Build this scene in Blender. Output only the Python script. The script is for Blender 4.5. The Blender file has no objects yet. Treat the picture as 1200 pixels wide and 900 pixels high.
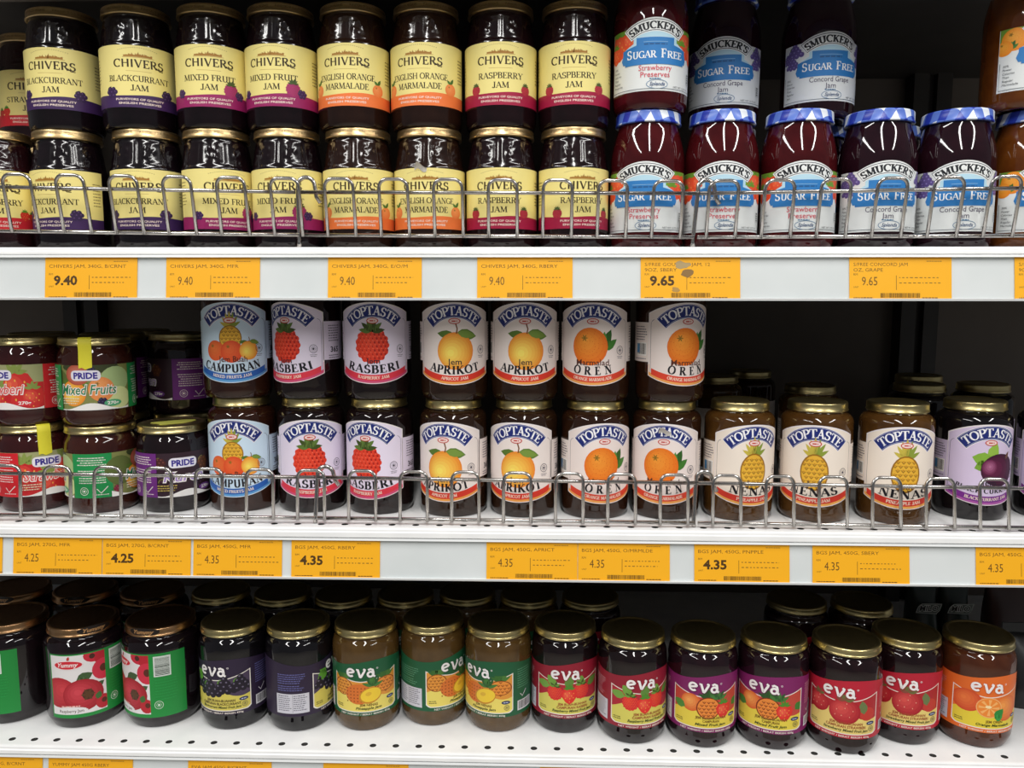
import bpy, bmesh, math, random
from mathutils import Vector, Matrix
from mathutils.geometry import tessellate_polygon

scene = bpy.context.scene
COL = scene.collection
rnd = random.Random(7)
PI = math.pi

# ---------------------------------------------------------------- camera, world, lights, exposure
CAM_Z = 1.34764
YAW, PITCH, ROLL = 0.02937, 0.11356, 0.00105
fw = Vector((-math.sin(YAW)*math.cos(PITCH), math.cos(YAW)*math.cos(PITCH), -math.sin(PITCH)))
rt = fw.cross(Vector((0, 0, 1))).normalized()
up = rt.cross(fw)
rt, up = math.cos(ROLL)*rt + math.sin(ROLL)*up, math.cos(ROLL)*up - math.sin(ROLL)*rt
cd = bpy.data.cameras.new('camera')
cd.sensor_width = 36.0
cd.lens = 27.6
cd.clip_start = 0.02
cam = bpy.data.objects.new('camera', cd)
COL.objects.link(cam)
m = Matrix((rt, up, -fw)).transposed().to_4x4()
m.translation = (0, -0.78677, CAM_Z)
cam.matrix_world = m
scene.camera = cam

scene.view_settings.view_transform = 'Standard'
scene.view_settings.look = 'None'
scene.view_settings.gamma = 1.0
scene.view_settings.use_curve_mapping = False
scene.view_settings.exposure = 0.0

w = bpy.data.worlds.new('world')
scene.world = w
w.use_nodes = True
bg = w.node_tree.nodes['Background']
bg.inputs[0].default_value = (0.80, 0.84, 0.90, 1)
bg.inputs[1].default_value = 0.16

def ceiling_tube(x, y, length, watts, z=2.75):
    l = bpy.data.lights.new('ceiling_tube', 'AREA')
    l.shape = 'RECTANGLE'
    l.size, l.size_y = 0.13, length
    l.energy = watts
    l.color = (1.0, 0.985, 0.955)
    o = bpy.data.objects.new('ceiling_tube', l)
    COL.objects.link(o)
    o.location = (x, y, z)
    return o
for x in (-1.35, 0.05, 1.45):
    ceiling_tube(x, -1.5, 2.4, 38.0)

# ---------------------------------------------------------------- helpers
def lin(h):
    h = h.lstrip('#')
    out = []
    for i in (0, 2, 4):
        c = int(h[i:i+2], 16)/255
        out.append(c/12.92 if c <= 0.04045 else ((c+0.055)/1.055)**2.4)
    return tuple(out) + (1.0,)

MATS = {}
def mat(hexc, rough=0.45, metal=0.0, spec=0.4, name=None):
    key = (hexc, rough, metal, spec)
    if key not in MATS:
        mm = bpy.data.materials.new(name or 'print_' + hexc.lstrip('#'))
        mm.use_nodes = True
        b = mm.node_tree.nodes['Principled BSDF']
        b.inputs['Base Color'].default_value = lin(hexc)
        b.inputs['Roughness'].default_value = rough
        b.inputs['Metallic'].default_value = metal
        b.inputs['Specular IOR Level'].default_value = spec
        MATS[key] = mm
    return MATS[key]

def noisy(name, c1, c2, scale, rough, metal=0.0, spec=0.5, bump=0.0, rough2=None, detail=3.0):
    """procedural two-tone material with a little bump"""
    mm = bpy.data.materials.new(name)
    mm.use_nodes = True
    nt = mm.node_tree
    b = nt.nodes['Principled BSDF']
    tc = nt.nodes.new('ShaderNodeTexCoord')
    no = nt.nodes.new('ShaderNodeTexNoise')
    no.inputs['Scale'].default_value = scale
    no.inputs['Detail'].default_value = detail
    nt.links.new(tc.outputs['Object'], no.inputs['Vector'])
    r = nt.nodes.new('ShaderNodeValToRGB')
    r.color_ramp.elements[0].color = lin(c1)
    r.color_ramp.elements[1].color = lin(c2)
    r.color_ramp.elements[0].position = 0.35
    r.color_ramp.elements[1].position = 0.65
    nt.links.new(no.outputs['Fac'], r.inputs['Fac'])
    nt.links.new(r.outputs['Color'], b.inputs['Base Color'])
    b.inputs['Roughness'].default_value = rough
    b.inputs['Metallic'].default_value = metal
    b.inputs['Specular IOR Level'].default_value = spec
    if bump:
        bp = nt.nodes.new('ShaderNodeBump')
        bp.inputs['Strength'].default_value = bump
        bp.inputs['Distance'].default_value = 0.001
        nt.links.new(no.outputs['Fac'], bp.inputs['Height'])
        nt.links.new(bp.outputs['Normal'], b.inputs['Normal'])
    return mm

def new_obj(name, me, parent=None, loc=None):
    o = bpy.data.objects.new(name, me)
    COL.objects.link(o)
    if parent is not None:
        o.parent = parent
    if loc is not None:
        o.location = loc
    return o

def tag(o, label, cat, group=None):
    o['label'] = label
    o['category'] = cat
    if group:
        o['group'] = group
    return o

def thing(name, label, cat, loc=(0, 0, 0), rz=0.0, group=None):
    o = bpy.data.objects.new(name, None)
    o.empty_display_size = 0.02
    COL.objects.link(o)
    o.location = loc
    o.rotation_euler = (0, 0, rz)
    return tag(o, label, cat, group)

def mesh_from(name, verts, faces, mats, fmat=None, smooth=True):
    me = bpy.data.meshes.new(name)
    me.from_pydata(verts, [], faces)
    for x in mats:
        me.materials.append(x)
    if fmat:
        me.polygons.foreach_set('material_index', fmat)
    me.polygons.foreach_set('use_smooth', [smooth]*len(faces))
    me.update()
    return me

class MB:
    """collects shapes for one mesh object"""
    def __init__(s): s.v, s.f, s.m, s.sm = [], [], [], []
    def box(s, x0, x1, y0, y1, z0, z1, mi=0):
        b = len(s.v)
        s.v += [(x, y, z) for z in (z0, z1) for y in (y0, y1) for x in (x0, x1)]
        for q in ((0, 2, 3, 1), (4, 5, 7, 6), (0, 1, 5, 4), (2, 6, 7, 3), (0, 4, 6, 2), (1, 3, 7, 5)):
            s.f.append(tuple(b+i for i in q)); s.m.append(mi); s.sm.append(False)
    def prism(s, prof, x0, x1, mi=0):
        """closed (y,z) profile swept along x"""
        b, n = len(s.v), len(prof)
        s.v += [(x0, y, z) for y, z in prof] + [(x1, y, z) for y, z in prof]
        for i in range(n):
            j = (i+1) % n
            s.f.append((b+i, b+j, b+n+j, b+n+i)); s.m.append(mi); s.sm.append(False)
        s.f.append(tuple(b+i for i in range(n))[::-1]); s.m.append(mi); s.sm.append(False)
        s.f.append(tuple(b+n+i for i in range(n))); s.m.append(mi); s.sm.append(False)
    def tube(s, pts, r, n=10, mi=0, caps=True):
        pts = [Vector(p) for p in pts]
        b = len(s.v)
        t0 = (pts[1]-pts[0]).normalized()
        nrm = t0.orthogonal().normalized()
        for i, p in enumerate(pts):
            t = (pts[min(i+1, len(pts)-1)] - pts[max(i-1, 0)]).normalized()
            nrm = (nrm - t*nrm.dot(t)).normalized()
            bi = t.cross(nrm)
            for k in range(n):
                a = 2*PI*k/n
                s.v.append(tuple(p + r*(math.cos(a)*nrm + math.sin(a)*bi)))
        for i in range(len(pts)-1):
            for k in range(n):
                k2 = (k+1) % n
                s.f.append((b+i*n+k, b+i*n+k2, b+(i+1)*n+k2, b+(i+1)*n+k)); s.m.append(mi); s.sm.append(True)
        if caps:
            s.f.append(tuple(b+k for k in range(n))[::-1]); s.m.append(mi); s.sm.append(False)
            e = b+(len(pts)-1)*n
            s.f.append(tuple(e+k for k in range(n))); s.m.append(mi); s.sm.append(False)
    def mesh(s, name, mats):
        me = bpy.data.meshes.new(name)
        me.from_pydata(s.v, [], s.f)
        for x in mats: me.materials.append(x)
        me.polygons.foreach_set('material_index', s.m)
        me.polygons.foreach_set('use_smooth', s.sm)
        me.update()
        return me
    def build(s, name, mats, parent=None, loc=None):
        return new_obj(name, s.mesh(name, mats), parent, loc)

def bez(prof, n=5):
    """round the corners of an (r,z) profile: points may carry a third value, the corner radius"""
    out = []
    for i, p in enumerate(prof):
        if len(p) == 2 or i in (0, len(prof)-1):
            out.append((p[0], p[1])); continue
        P = Vector(p[:2]); A = Vector(prof[i-1][:2]); B = Vector(prof[i+1][:2])
        a = P + (A-P).normalized()*min(p[2], (A-P).length*0.49)
        c = P + (B-P).normalized()*min(p[2], (B-P).length*0.49)
        for k in range(n+1):
            t = k/n
            q = a*(1-t)**2 + P*2*t*(1-t) + c*t*t
            out.append((q.x, q.y))
    return out

def lathe(prof, seg=64, disp=None):
    """(verts, faces) of a revolved profile; disp(theta, z) is added to the radius"""
    v, f = [], []
    n = len(prof)
    for k in range(seg):
        a = 2*PI*k/seg
        for r, z in prof:
            rr = r + (disp(a, z) if disp and r > 0.02 else 0.0)
            v.append((rr*math.sin(a), -rr*math.cos(a), z))
    for k in range(seg):
        k2 = (k+1) % seg
        for i in range(n-1):
            f.append((k*n+i, k2*n+i, k2*n+i+1, k*n+i+1))
    return v, f

# ---------------------------------------------------------------- printed artwork: 2-D shapes in millimetres, wrapped round a jar
FC = bpy.data.curves.new('lettering', 'FONT')
FC.resolution_u = 2
FO = bpy.data.objects.new('lettering', FC)
COL.objects.link(FO)
_sans = {}
def sans_tris(s, shear=0.0, bold=0.0):
    key = (s, shear, bold)
    if key not in _sans:
        FC.body = s; FC.size = 1.0; FC.shear = shear; FC.offset = bold
        bpy.context.view_layer.update()
        dg = bpy.context.evaluated_depsgraph_get()
        ev = FO.evaluated_get(dg)
        me = ev.to_mesh()
        me.calc_loop_triangles()
        vs = [(v.co.x, v.co.y) for v in me.vertices]
        _sans[key] = [[vs[i] for i in t.vertices] for t in me.loop_triangles]
        ev.to_mesh_clear()
    return _sans[key]
CAP = max(p[1] for t in sans_tris('H') for p in t)

def arcp(cx, cy, rx, ry, a0, a1, n=10):
    return [(cx+rx*math.cos(math.radians(a0+(a1-a0)*i/n)), cy+ry*math.sin(math.radians(a0+(a1-a0)*i/n))) for i in range(n+1)]

# roman capitals as strokes: T thick, t thin, c contrast by direction; last item: serif points
SER = {
'A': (.84, [('t', [(.08, 0), (.42, 1)]), ('T', [(.40, 1), (.76, 0)]), ('t', [(.2, .34), (.64, .34)])], [(.08, 0), (.76, 0)]),
'B': (.72, [('T', [(.17, 0), (.17, 1)]), ('c', [(.12, .97), (.36, .97)] + arcp(.36, .755, .2, .215, 90, -90) + [(.15, .54)]), ('c', [(.3, .54)] + arcp(.38, .285, .24, .255, 90, -90) + [(.12, .03)])], [(.13, 0), (.13, 1)]),
'C': (.84, [('c', arcp(.48, .5, .38, .47, 48, 312, 16)), ('t', [(.74, .99), (.76, .7)])], []),
'D': (.86, [('T', [(.17, 0), (.17, 1)]), ('c', [(.12, .97), (.36, .97)] + arcp(.38, .5, .37, .47, 90, -90, 12) + [(.12, .03)])], [(.13, 0), (.13, 1)]),
'E': (.70, [('T', [(.17, 0), (.17, 1)]), ('t', [(.1, .97), (.6, .97)]), ('t', [(.17, .52), (.46, .52)]), ('t', [(.1, .03), (.64, .03)]), ('t', [(.59, 1), (.6, .78)]), ('t', [(.62, 0), (.64, .24)]), ('t', [(.46, .63), (.46, .41)])], [(.13, 0), (.13, 1)]),
'F': (.64, [('T', [(.17, 0), (.17, 1)]), ('t', [(.1, .97), (.58, .97)]), ('t', [(.17, .5), (.46, .5)]), ('t', [(.57, 1), (.58, .76)]), ('t', [(.46, .62), (.46, .38)])], [(.17, 0), (.13, 1)]),
'G': (.88, [('c', arcp(.48, .5, .38, .47, 48, 330, 16)), ('T', [(.76, .06), (.76, .42)]), ('t', [(.74, .99), (.76, .7)])], [(.74, .42)]),
'H': (.90, [('T', [(.17, 0), (.17, 1)]), ('T', [(.73, 0), (.73, 1)]), ('t', [(.17, .52), (.73, .52)])], [(.17, 0), (.17, 1), (.73, 0), (.73, 1)]),
'I': (.40, [('T', [(.2, 0), (.2, 1)])], [(.2, 0), (.2, 1)]),
'J': (.54, [('c', [(.36, 1), (.36, .2)] + arcp(.2, .18, .16, .18, 0, -170, 8))], [(.36, 1)]),
'K': (.84, [('T', [(.17, 0), (.17, 1)]), ('t', [(.2, .42), (.68, 1)]), ('T', [(.34, .58), (.72, 0)])], [(.17, 0), (.17, 1), (.68, 1), (.74, 0)]),
'L': (.66, [('T', [(.17, 0), (.17, 1)]), ('t', [(.1, .03), (.6, .03)]), ('t', [(.6, 0), (.62, .28)])], [(.17, 1), (.13, 0)]),
'M': (1.06, [('t', [(.15, 0), (.19, 1)]), ('T', [(.19, 1), (.52, .05)]), ('t', [(.52, .05), (.84, 1)]), ('T', [(.86, 1), (.9, 0)])], [(.15, 0), (.9, 0), (.15, 1), (.9, 1)]),
'N': (.90, [('t', [(.16, 0), (.16, 1)]), ('T', [(.17, 1), (.74, .0)]), ('t', [(.74, 0), (.74, 1)])], [(.16, 0), (.13, 1), (.74, 1)]),
'O': (.94, [('c', arcp(.47, .5, .38, .47, 0, 360, 22))], []),
'P': (.70, [('T', [(.17, 0), (.17, 1)]), ('c', [(.12, .97), (.38, .97)] + arcp(.38, .725, .24, .245, 90, -90) + [(.17, .48)])], [(.17, 0), (.13, 1)]),
'R': (.82, [('T', [(.17, 0), (.17, 1)]), ('c', [(.12, .97), (.38, .97)] + arcp(.38, .74, .22, .23, 90, -90) + [(.17, .51)]), ('T', [(.38, .52), (.70, 0)])], [(.17, 0), (.13, 1), (.74, 0)]),
'S': (.66, [('c', arcp(.33, .735, .21, .235, 25, 270, 12) + arcp(.33, .265, .24, .235, 90, -155, 12)), ('t', [(.53, .98), (.54, .72)]), ('t', [(.09, .02), (.08, .3)])], []),
'T': (.78, [('T', [(.39, 0), (.39, 1)]), ('t', [(.05, .97), (.73, .97)]), ('t', [(.06, 1), (.05, .74)]), ('t', [(.72, 1), (.73, .74)])], [(.39, 0)]),
'U': (.88, [('c', [(.19, 1), (.19, .3)] + arcp(.45, .3, .26, .29, 180, 360, 10) + [(.71, 1)])], [(.19, 1), (.71, 1)]),
'V': (.84, [('T', [(.1, 1), (.44, 0)]), ('t', [(.42, 0), (.74, 1)])], [(.1, 1), (.74, 1)]),
'W': (1.1, [('T', [(.08, 1), (.33, 0)]), ('t', [(.33, 0), (.56, 1)]), ('T', [(.54, 1), (.78, 0)]), ('t', [(.78, 0), (1.02, 1)])], [(.08, 1), (1.02, 1)]),
'X': (.84, [('T', [(.12, 1), (.72, 0)]), ('t', [(.12, 0), (.7, 1)])], [(.12, 0), (.12, 1), (.72, 0), (.7, 1)]),
'Y': (.82, [('T', [(.1, 1), (.41, .46)]), ('t', [(.41, .46), (.72, 1)]), ('T', [(.41, 0), (.41, .48)])], [(.1, 1), (.72, 1), (.41, 0)]),
"'": (.24, [('T', [(.14, .72), (.14, 1)])], []),
' ': (.36, [], []),
}

def ribbon(pts, wid):
    """quads along a polyline; wid is a number or one width per point"""
    n = len(pts)
    ws = [wid]*n if isinstance(wid, (int, float)) else wid
    L, R = [], []
    for i, (x, y) in enumerate(pts):
        x0, y0 = pts[max(i-1, 0)]; x1, y1 = pts[min(i+1, n-1)]
        dx, dy = x1-x0, y1-y0
        d = math.hypot(dx, dy) or 1
        nx, ny = -dy/d*ws[i]/2, dx/d*ws[i]/2
        L.append((x+nx, y+ny)); R.append((x-nx, y-ny))
    return [[L[i], R[i], R[i+1], L[i+1]] for i in range(n-1)]

def serif_polys(s, thick=.17, thin=.065, serif=.32, gap=0.0):
    out, x = [], 0.0
    for ch in s:
        wd, strokes, ser = SER[ch]
        for kind, pts in strokes:
            P = [(x+a, b) for a, b in pts]
            if kind == 'T': ws = thick
            elif kind == 't': ws = thin
            else:
                ws = []
                for i in range(len(P)):
                    (x0, y0), (x1, y1) = P[max(i-1, 0)], P[min(i+1, len(P)-1)]
                    d = math.hypot(x1-x0, y1-y0) or 1
                    ws.append(thin + (thick-thin)*abs(y1-y0)/d)
            out += ribbon(P, ws)
        for a, b in ser:
            c = b if 0 < b < 1 else (thin/2 if b == 0 else 1-thin/2)
            h = serif/2
            out.append([(x+a-h, c-thin/2), (x+a+h, c-thin/2), (x+a+h, c+thin/2), (x+a-h, c+thin/2)])
        x += wd + gap
    return out, x - gap

def clip(poly, ax, val, keep_less):
    out = []
    n = len(poly)
    for i in range(n):
        a, b = poly[i], poly[(i+1) % n]
        ia = (a[ax] <= val) if keep_less else (a[ax] >= val)
        ib = (b[ax] <= val) if keep_less else (b[ax] >= val)
        if ia: out.append(a)
        if ia != ib:
            t = (val-a[ax])/(b[ax]-a[ax])
            out.append(tuple(a[k]+t*(b[k]-a[k]) for k in (0, 1)))
    return out

class Art:
    STEP = 0.000009
    def __init__(s, clipbox=None):
        s.items, s.L, s.clipbox = [], 0, clipbox
    def add(s, color, polys, same=False):
        if not same: s.L += 1
        if s.clipbox:
            u0, u1, v0, v1 = s.clipbox
            q = []
            for p in polys:
                for ax, val, less in ((0, u0, False), (0, u1, True), (1, v0, False), (1, v1, True)):
                    if len(p) < 3: break
                    p = clip(p, ax, val, less)
                if len(p) >= 3: q.append(p)
            polys = q
        s.items.append((s.L, color, polys))
    def poly(s, pts, color, same=False):
        tr = tessellate_polygon([[Vector((p[0], p[1], 0)) for p in pts]])
        s.add(color, [[pts[i] for i in t] for t in tr], same)
    def rect(s, u0, v0, u1, v1, color, same=False):
        s.add(color, [[(u0, v0), (u1, v0), (u1, v1), (u0, v1)]], same)
    def ell(s, u, v, ru, rv, color, n=20, rot=0.0, same=False):
        c, q = math.cos(rot), math.sin(rot)
        pts = []
        for i in range(n):
            a = 2*PI*i/n
            x, y = ru*math.cos(a), rv*math.sin(a)
            pts.append((u+x*c-y*q, v+x*q+y*c))
        s.add(color, [pts], same)
    def grad(s, u, v, ru, rv, edge, core, du=0.0, dv=0.0, steps=6, n=24):
        """printed fruit body: rings of ink from the edge tone to the core tone"""
        e = [int(edge[i:i+2], 16) for i in (1, 3, 5)]; c = [int(core[i:i+2], 16) for i in (1, 3, 5)]
        for k in range(steps):
            t = k/(steps-1)
            q = 1 - .82*t**1.5
            col = '#%02x%02x%02x' % tuple(int(round(a+(b-a)*t)) for a, b in zip(e, c))
            s.ell(u+du*ru*t, v+dv*rv*t, ru*q, rv*q, col, n)
    def ells(s, lst, color, n=8, same=False):
        ps = []
        for u, v, ru, rv in lst:
            ps.append([(u+ru*math.cos(2*PI*i/n), v+rv*math.sin(2*PI*i/n)) for i in range(n)])
        s.add(color, ps, same)
    def line(s, pts, wid, color, same=False):
        s.add(color, ribbon(pts, wid), same)
    def ring(s, u, v, ru, rv, wid, color, n=20, same=False):
        s.line(arcp(u, v, ru, rv, 0, 360, n), wid, color, same)
    def rrect(s, u0, v0, u1, v1, r, color, same=False):
        s.poly(rr(u0, v0, u1, v1, r), color, same)
    def leaf(s, u, v, L, wd, ang, color, same=False):
        a = math.radians(ang)
        c, q = math.cos(a), math.sin(a)
        loc = [(0, 0), (.25*L, .42*wd), (.5*L, .5*wd), (.78*L, .3*wd), (L, 0), (.78*L, -.3*wd), (.5*L, -.5*wd), (.25*L, -.42*wd)]
        s.add(color, [[(u+x*c-y*q, v+x*q+y*c) for x, y in loc]], same)
    def text(s, t, u, v, h, color, w=None, font='sans', bold=0.0, shear=0.0, R=None, thick=.17, thin=.065, serif=.32, gap=0.0, same=False, align='c', rot=0.0):
        """t with its baseline centre at (u,v), cap height h, total width w; R bends it (R>0 arch, R<0 smile)"""
        if font == 'sans':
            tr = sans_tris(t, shear, bold)
            xs = [p[0] for q in tr for p in q]
            x0, x1 = min(xs), max(xs)
            k = h/CAP
            kx = k if w is None else w/(x1-x0)
            ps = [[((a-x0)*kx, b*k) for a, b in q] for q in tr]
            tot = (x1-x0)*kx
        else:
            pp, tot0 = serif_polys(t, thick, thin, serif, gap)
            kx = h if w is None else w/tot0
            ps = [[(a*kx + shear*b*h, b*h) for a, b in q] for q in pp]
            tot = tot0*kx
        off = -tot/2 if align == 'c' else 0.0
        out = []
        cr, sr = math.cos(rot), math.sin(rot)
        for q in ps:
            o = []
            for a, b in q:
                a += off
                if R:
                    if R > 0: a, b = (R+b)*math.sin(a/R), (R+b)*math.cos(a/R)-R
                    else:
                        Q = -R
                        a, b = (Q-b)*math.sin(a/Q), Q-(Q-b)*math.cos(a/Q)
                o.append((u+a*cr-b*sr, v+a*sr+b*cr))
            out.append(o)
        s.add(color, out, same)
    def words(s, u0, u1, v, rows, pitch, h, color, seed=1, center=False, gap=0.6):
        """rows of tiny print too small to read: one dash per word"""
        g = random.Random(seed)
        ps = []
        for r in range(rows):
            y = v - r*pitch
            a, b = (u0, u1)
            if center:
                k = g.uniform(0, .3)*(u1-u0)/2
                a, b = u0+k, u1-k
            else: b = u1 - g.uniform(0, .25)*(u1-u0)
            x = a
            while x < b:
                L = min(g.uniform(1.0, 3.2)*h, b-x)
                ps.append([(x, y), (x+L, y), (x+L, y+h), (x, y+h)])
                x += L + h*gap
        s.add(color, ps)
    def barcode(s, u0, v0, u1, v1, color='#1c1714', seed=3):
        g = random.Random(seed)
        ps, x = [], u0
        while x < u1:
            wd = g.choice((.25, .35, .55))
            ps.append([(x, v0), (min(x+wd, u1), v0), (min(x+wd, u1), v1), (x, v1)])
            x += wd + g.choice((.25, .3, .5))
        s.add(color, ps)
    def halal(s, u, v, r, color):
        s.ring(u, v, r, r, .5, color, 18)
        s.ring(u, v, r*.62, r*.62, .35, color, 6, same=True)
        s.ell(u, v, r*.3, r*.3, color, 8, same=True)
    def mesh(s, name, radius, base_off=0.00012, slab=1.3, vmap=None):
        """radius: number for a jar (metres), None for a flat card in the xz plane facing -y"""
        V, F, M = [], [], []
        mats, midx = [], {}
        for L, color, polys in s.items:
            if color not in midx:
                midx[color] = len(mats); mats.append(mat(color))
            off = base_off + L*s.STEP
            for p in polys:
                us = [q[0] for q in p]
                a, b = min(us), max(us)
                pieces = [p]
                if radius and b-a > slab:
                    pieces = []
                    k0, k1 = math.floor(a/slab), math.ceil(b/slab)
                    for k in range(k0, k1):
                        c = clip(clip(p, 0, (k+1)*slab, True), 0, k*slab, False) if k1-k0 > 1 else p
                        if len(c) >= 3: pieces.append(c)
                for q in pieces:
                    ar = sum(q[i][0]*q[(i+1) % len(q)][1]-q[(i+1) % len(q)][0]*q[i][1] for i in range(len(q)))
                    if abs(ar) < 1e-5: continue
                    if ar < 0: q = q[::-1]
                    b0 = len(V)
                    for u, v in q:
                        if vmap: v = vmap[2] + (v-vmap[0])*(vmap[3]-vmap[2])/(vmap[1]-vmap[0])
                        if radius:
                            t = u/1000/radius
                            rr_ = radius+off
                            V.append((rr_*math.sin(t), -rr_*math.cos(t), v/1000))
                        else:
                            V.append((u/1000, -off, v/1000))
                    F.append(tuple(range(b0, len(V)))); M.append(midx[color])
        me = mesh_from(name, V, F, mats, M, smooth=False)
        if radius:
            bm = bmesh.new(); bm.from_mesh(me)
            bmesh.ops.remove_doubles(bm, verts=bm.verts, dist=2e-6)
            for f in bm.faces: f.smooth = True
            bm.to_mesh(me); bm.free()
        return me

def rr(u0, v0, u1, v1, r, n=5):
    return (arcp(u1-r, v0+r, r, r, -90, 0, n) + arcp(u1-r, v1-r, r, r, 0, 90, n) +
            arcp(u0+r, v1-r, r, r, 90, 180, n) + arcp(u0+r, v0+r, r, r, 180, 270, n))

# ---- printed fruit
def p_raspberry(a, u, v, s, c='#cf2a24', c2='#8e1216', leaf='#5f7a35'):
    rim = [(u+s*.88*math.cos(t), v+s*.9*math.sin(t), s*.17, s*.17) for t in [2*PI*i/15 for i in range(15)]]
    a.ells(rim, c, 10)
    a.grad(u, v, s*.97, s, c, '#e8492e' if c > '#c' else c, -.25, .2, 4, 20)
    d1, d2 = [], []
    for i in range(-4, 5):
        for j in range(-4, 5):
            x, y = (i+.5*(j % 2))*s*.25, j*s*.225
            if x*x+y*y < (s*.92)**2:
                d1.append((u+x+s*.05, v+y-s*.05, s*.035 if x < s*.1 else s*.06, s*.045 if x < s*.1 else s*.07))
                d2.append((u+x-s*.05, v+y+s*.05, s*.045, s*.035))
    a.ells(d1, c2, 6)
    a.ells(d2, '#ea6a54', 6, same=True)
    for k, g in enumerate((8, 40, 72, 108, 140, 172)):
        a.leaf(u, v+s*.78, s*.8, s*.3, g, leaf if k % 2 else '#41521f', same=(k > 0))
def p_strawberry(a, u, v, s, c='#d8321f', leaf='#4f8a2c', rot=0):
    pts = [(u+s*x, v+s*y) for x, y in ((0, -1.1), (.45, -.8), (.85, -.2), (.95, .35), (.7, .8), (.25, .92), (-.25, .92), (-.7, .8), (-.95, .35), (-.85, -.2), (-.45, -.8))]
    a.add(c, [pts])
    if s > 8: a.grad(u-s*.1, v+s*.05, s*.7, s*.75, c, '#ee6a4c', -.3, .2, 4, 16)
    a.ells([(u+s*x, v+s*y, s*.05, s*.08) for x, y in ((-.5, .3), (0, .4), (.5, .3), (-.25, 0), (.25, 0), (-.45, -.3), (.05, -.35), (.45, -.25), (0, -.75))], '#f0b04c', 6)
    for k, g in enumerate((10, 50, 90, 130, 170)):
        a.leaf(u, v+s*.85, s*.7, s*.3, g, leaf, same=True)
def p_orange(a, u, v, s, c='#e8701a', c2='#f39a35', leaf='#3f7a2a', flip=1, leaves=True):
    if leaves:
        a.leaf(u+flip*s*.72, v-s*.15, s*1.15, s*.5, 66 if flip > 0 else 114, '#2f5f22')
        a.leaf(u+flip*s*.8, v-s*.2, s*.95, s*.42, 38 if flip > 0 else 142, leaf, same=True)
        a.leaf(u+flip*s*.75, v, s*.8, s*.34, 86 if flip > 0 else 94, '#578f3a', same=True)
    a.grad(u, v, s, s, c, c2, -.22, .3, 6, 26)
    a.ells([(u+s*math.cos(g)*q, v+s*math.sin(g)*q, s*.02, s*.02) for q in (.3, .5, .7, .85) for g in [k*PI/6+q*7 for k in range(12)]], '#d2560f', 5)
    for g in range(0, 360, 60): a.leaf(u-s*.3, v+s*.45, s*.2, s*.07, g, '#8a6a20', same=True)
def p_apricot(a, u, v, s):
    a.leaf(u-s*.02, v+s*.78, s*1.0, s*.46, 172, '#57762c')
    a.leaf(u+s*.02, v+s*.92, s*1.2, s*.6, -8, '#5f7f33', same=True)
    a.grad(u, v, s, s*.98, '#ec8a2c', '#fbe066', -.26, -.1, 8, 26)
    a.leaf(u+s*.1, v+s*.95, s*1.05, s*.4, -10, '#78953f')
    a.line([(u+s*.05, v+s*.9), (u+s*.1, v+s*1.15), (u+s*.02, v+s*1.4)], s*.07, '#7a4a20', same=True)
def p_pineapple(a, u, v, s, c='#e6b23a', c2='#9a6a1a', leaf='#8a9a3a', leaf2='#c9b648', tall=1.25):
    for k, g in enumerate((150, 30, 125, 55, 105, 75, 90)):
        a.leaf(u, v+s*tall*.8, s*(1.0+.08*k), s*.3, g, leaf if k % 2 else leaf2, same=(k > 0))
    a.grad(u, v, s, s*tall, c2, c, 0, 0, 3, 22)
    a.ell(u, v, s*.9, s*tall*.92, c, 22)
    ds, ds2 = [], []
    for i in range(-4, 5):
        for j in range(-5, 6):
            x, y = (i+.5*(j % 2))*s*.36, j*s*.3
            if (x/s)**2 + (y/(s*tall))**2 < .84:
                ds.append([(u+x-s*.17, v+y), (u+x, v+y-s*.2), (u+x, v+y-s*.11), (u+x-s*.09, v+y)])
                ds.append([(u+x, v+y-s*.2), (u+x+s*.17, v+y), (u+x+s*.09, v+y), (u+x, v+y-s*.11)])
                ds2.append((u+x, v+y, s*.05, s*.05))
    a.add(c2, ds)
    a.ells(ds2, '#c07818', 5, same=True)
def p_berries(a, u, v, s, c='#3a1f48', c2='#7a5a92', leaf='#4a5a2a', n=7, seed=1):
    g = random.Random(seed)
    a.leaf(u-s, v+s*.4, s*1.2, s*.6, 40, leaf)
    pts = [(0, 0), (.75, .1), (-.75, .1), (.35, .6), (-.35, .6), (.4, -.6), (-.4, -.6), (1.2, -.45), (-1.2, -.4), (0, 1.15)][:n]
    a.ells([(u+x*s, v+y*s, s*.45, s*.45) for x, y in pts], c, 12)
    a.ells([(u+x*s-s*.12, v+y*s+s*.14, s*.14, s*.12) for x, y in pts], c2, 8)

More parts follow.
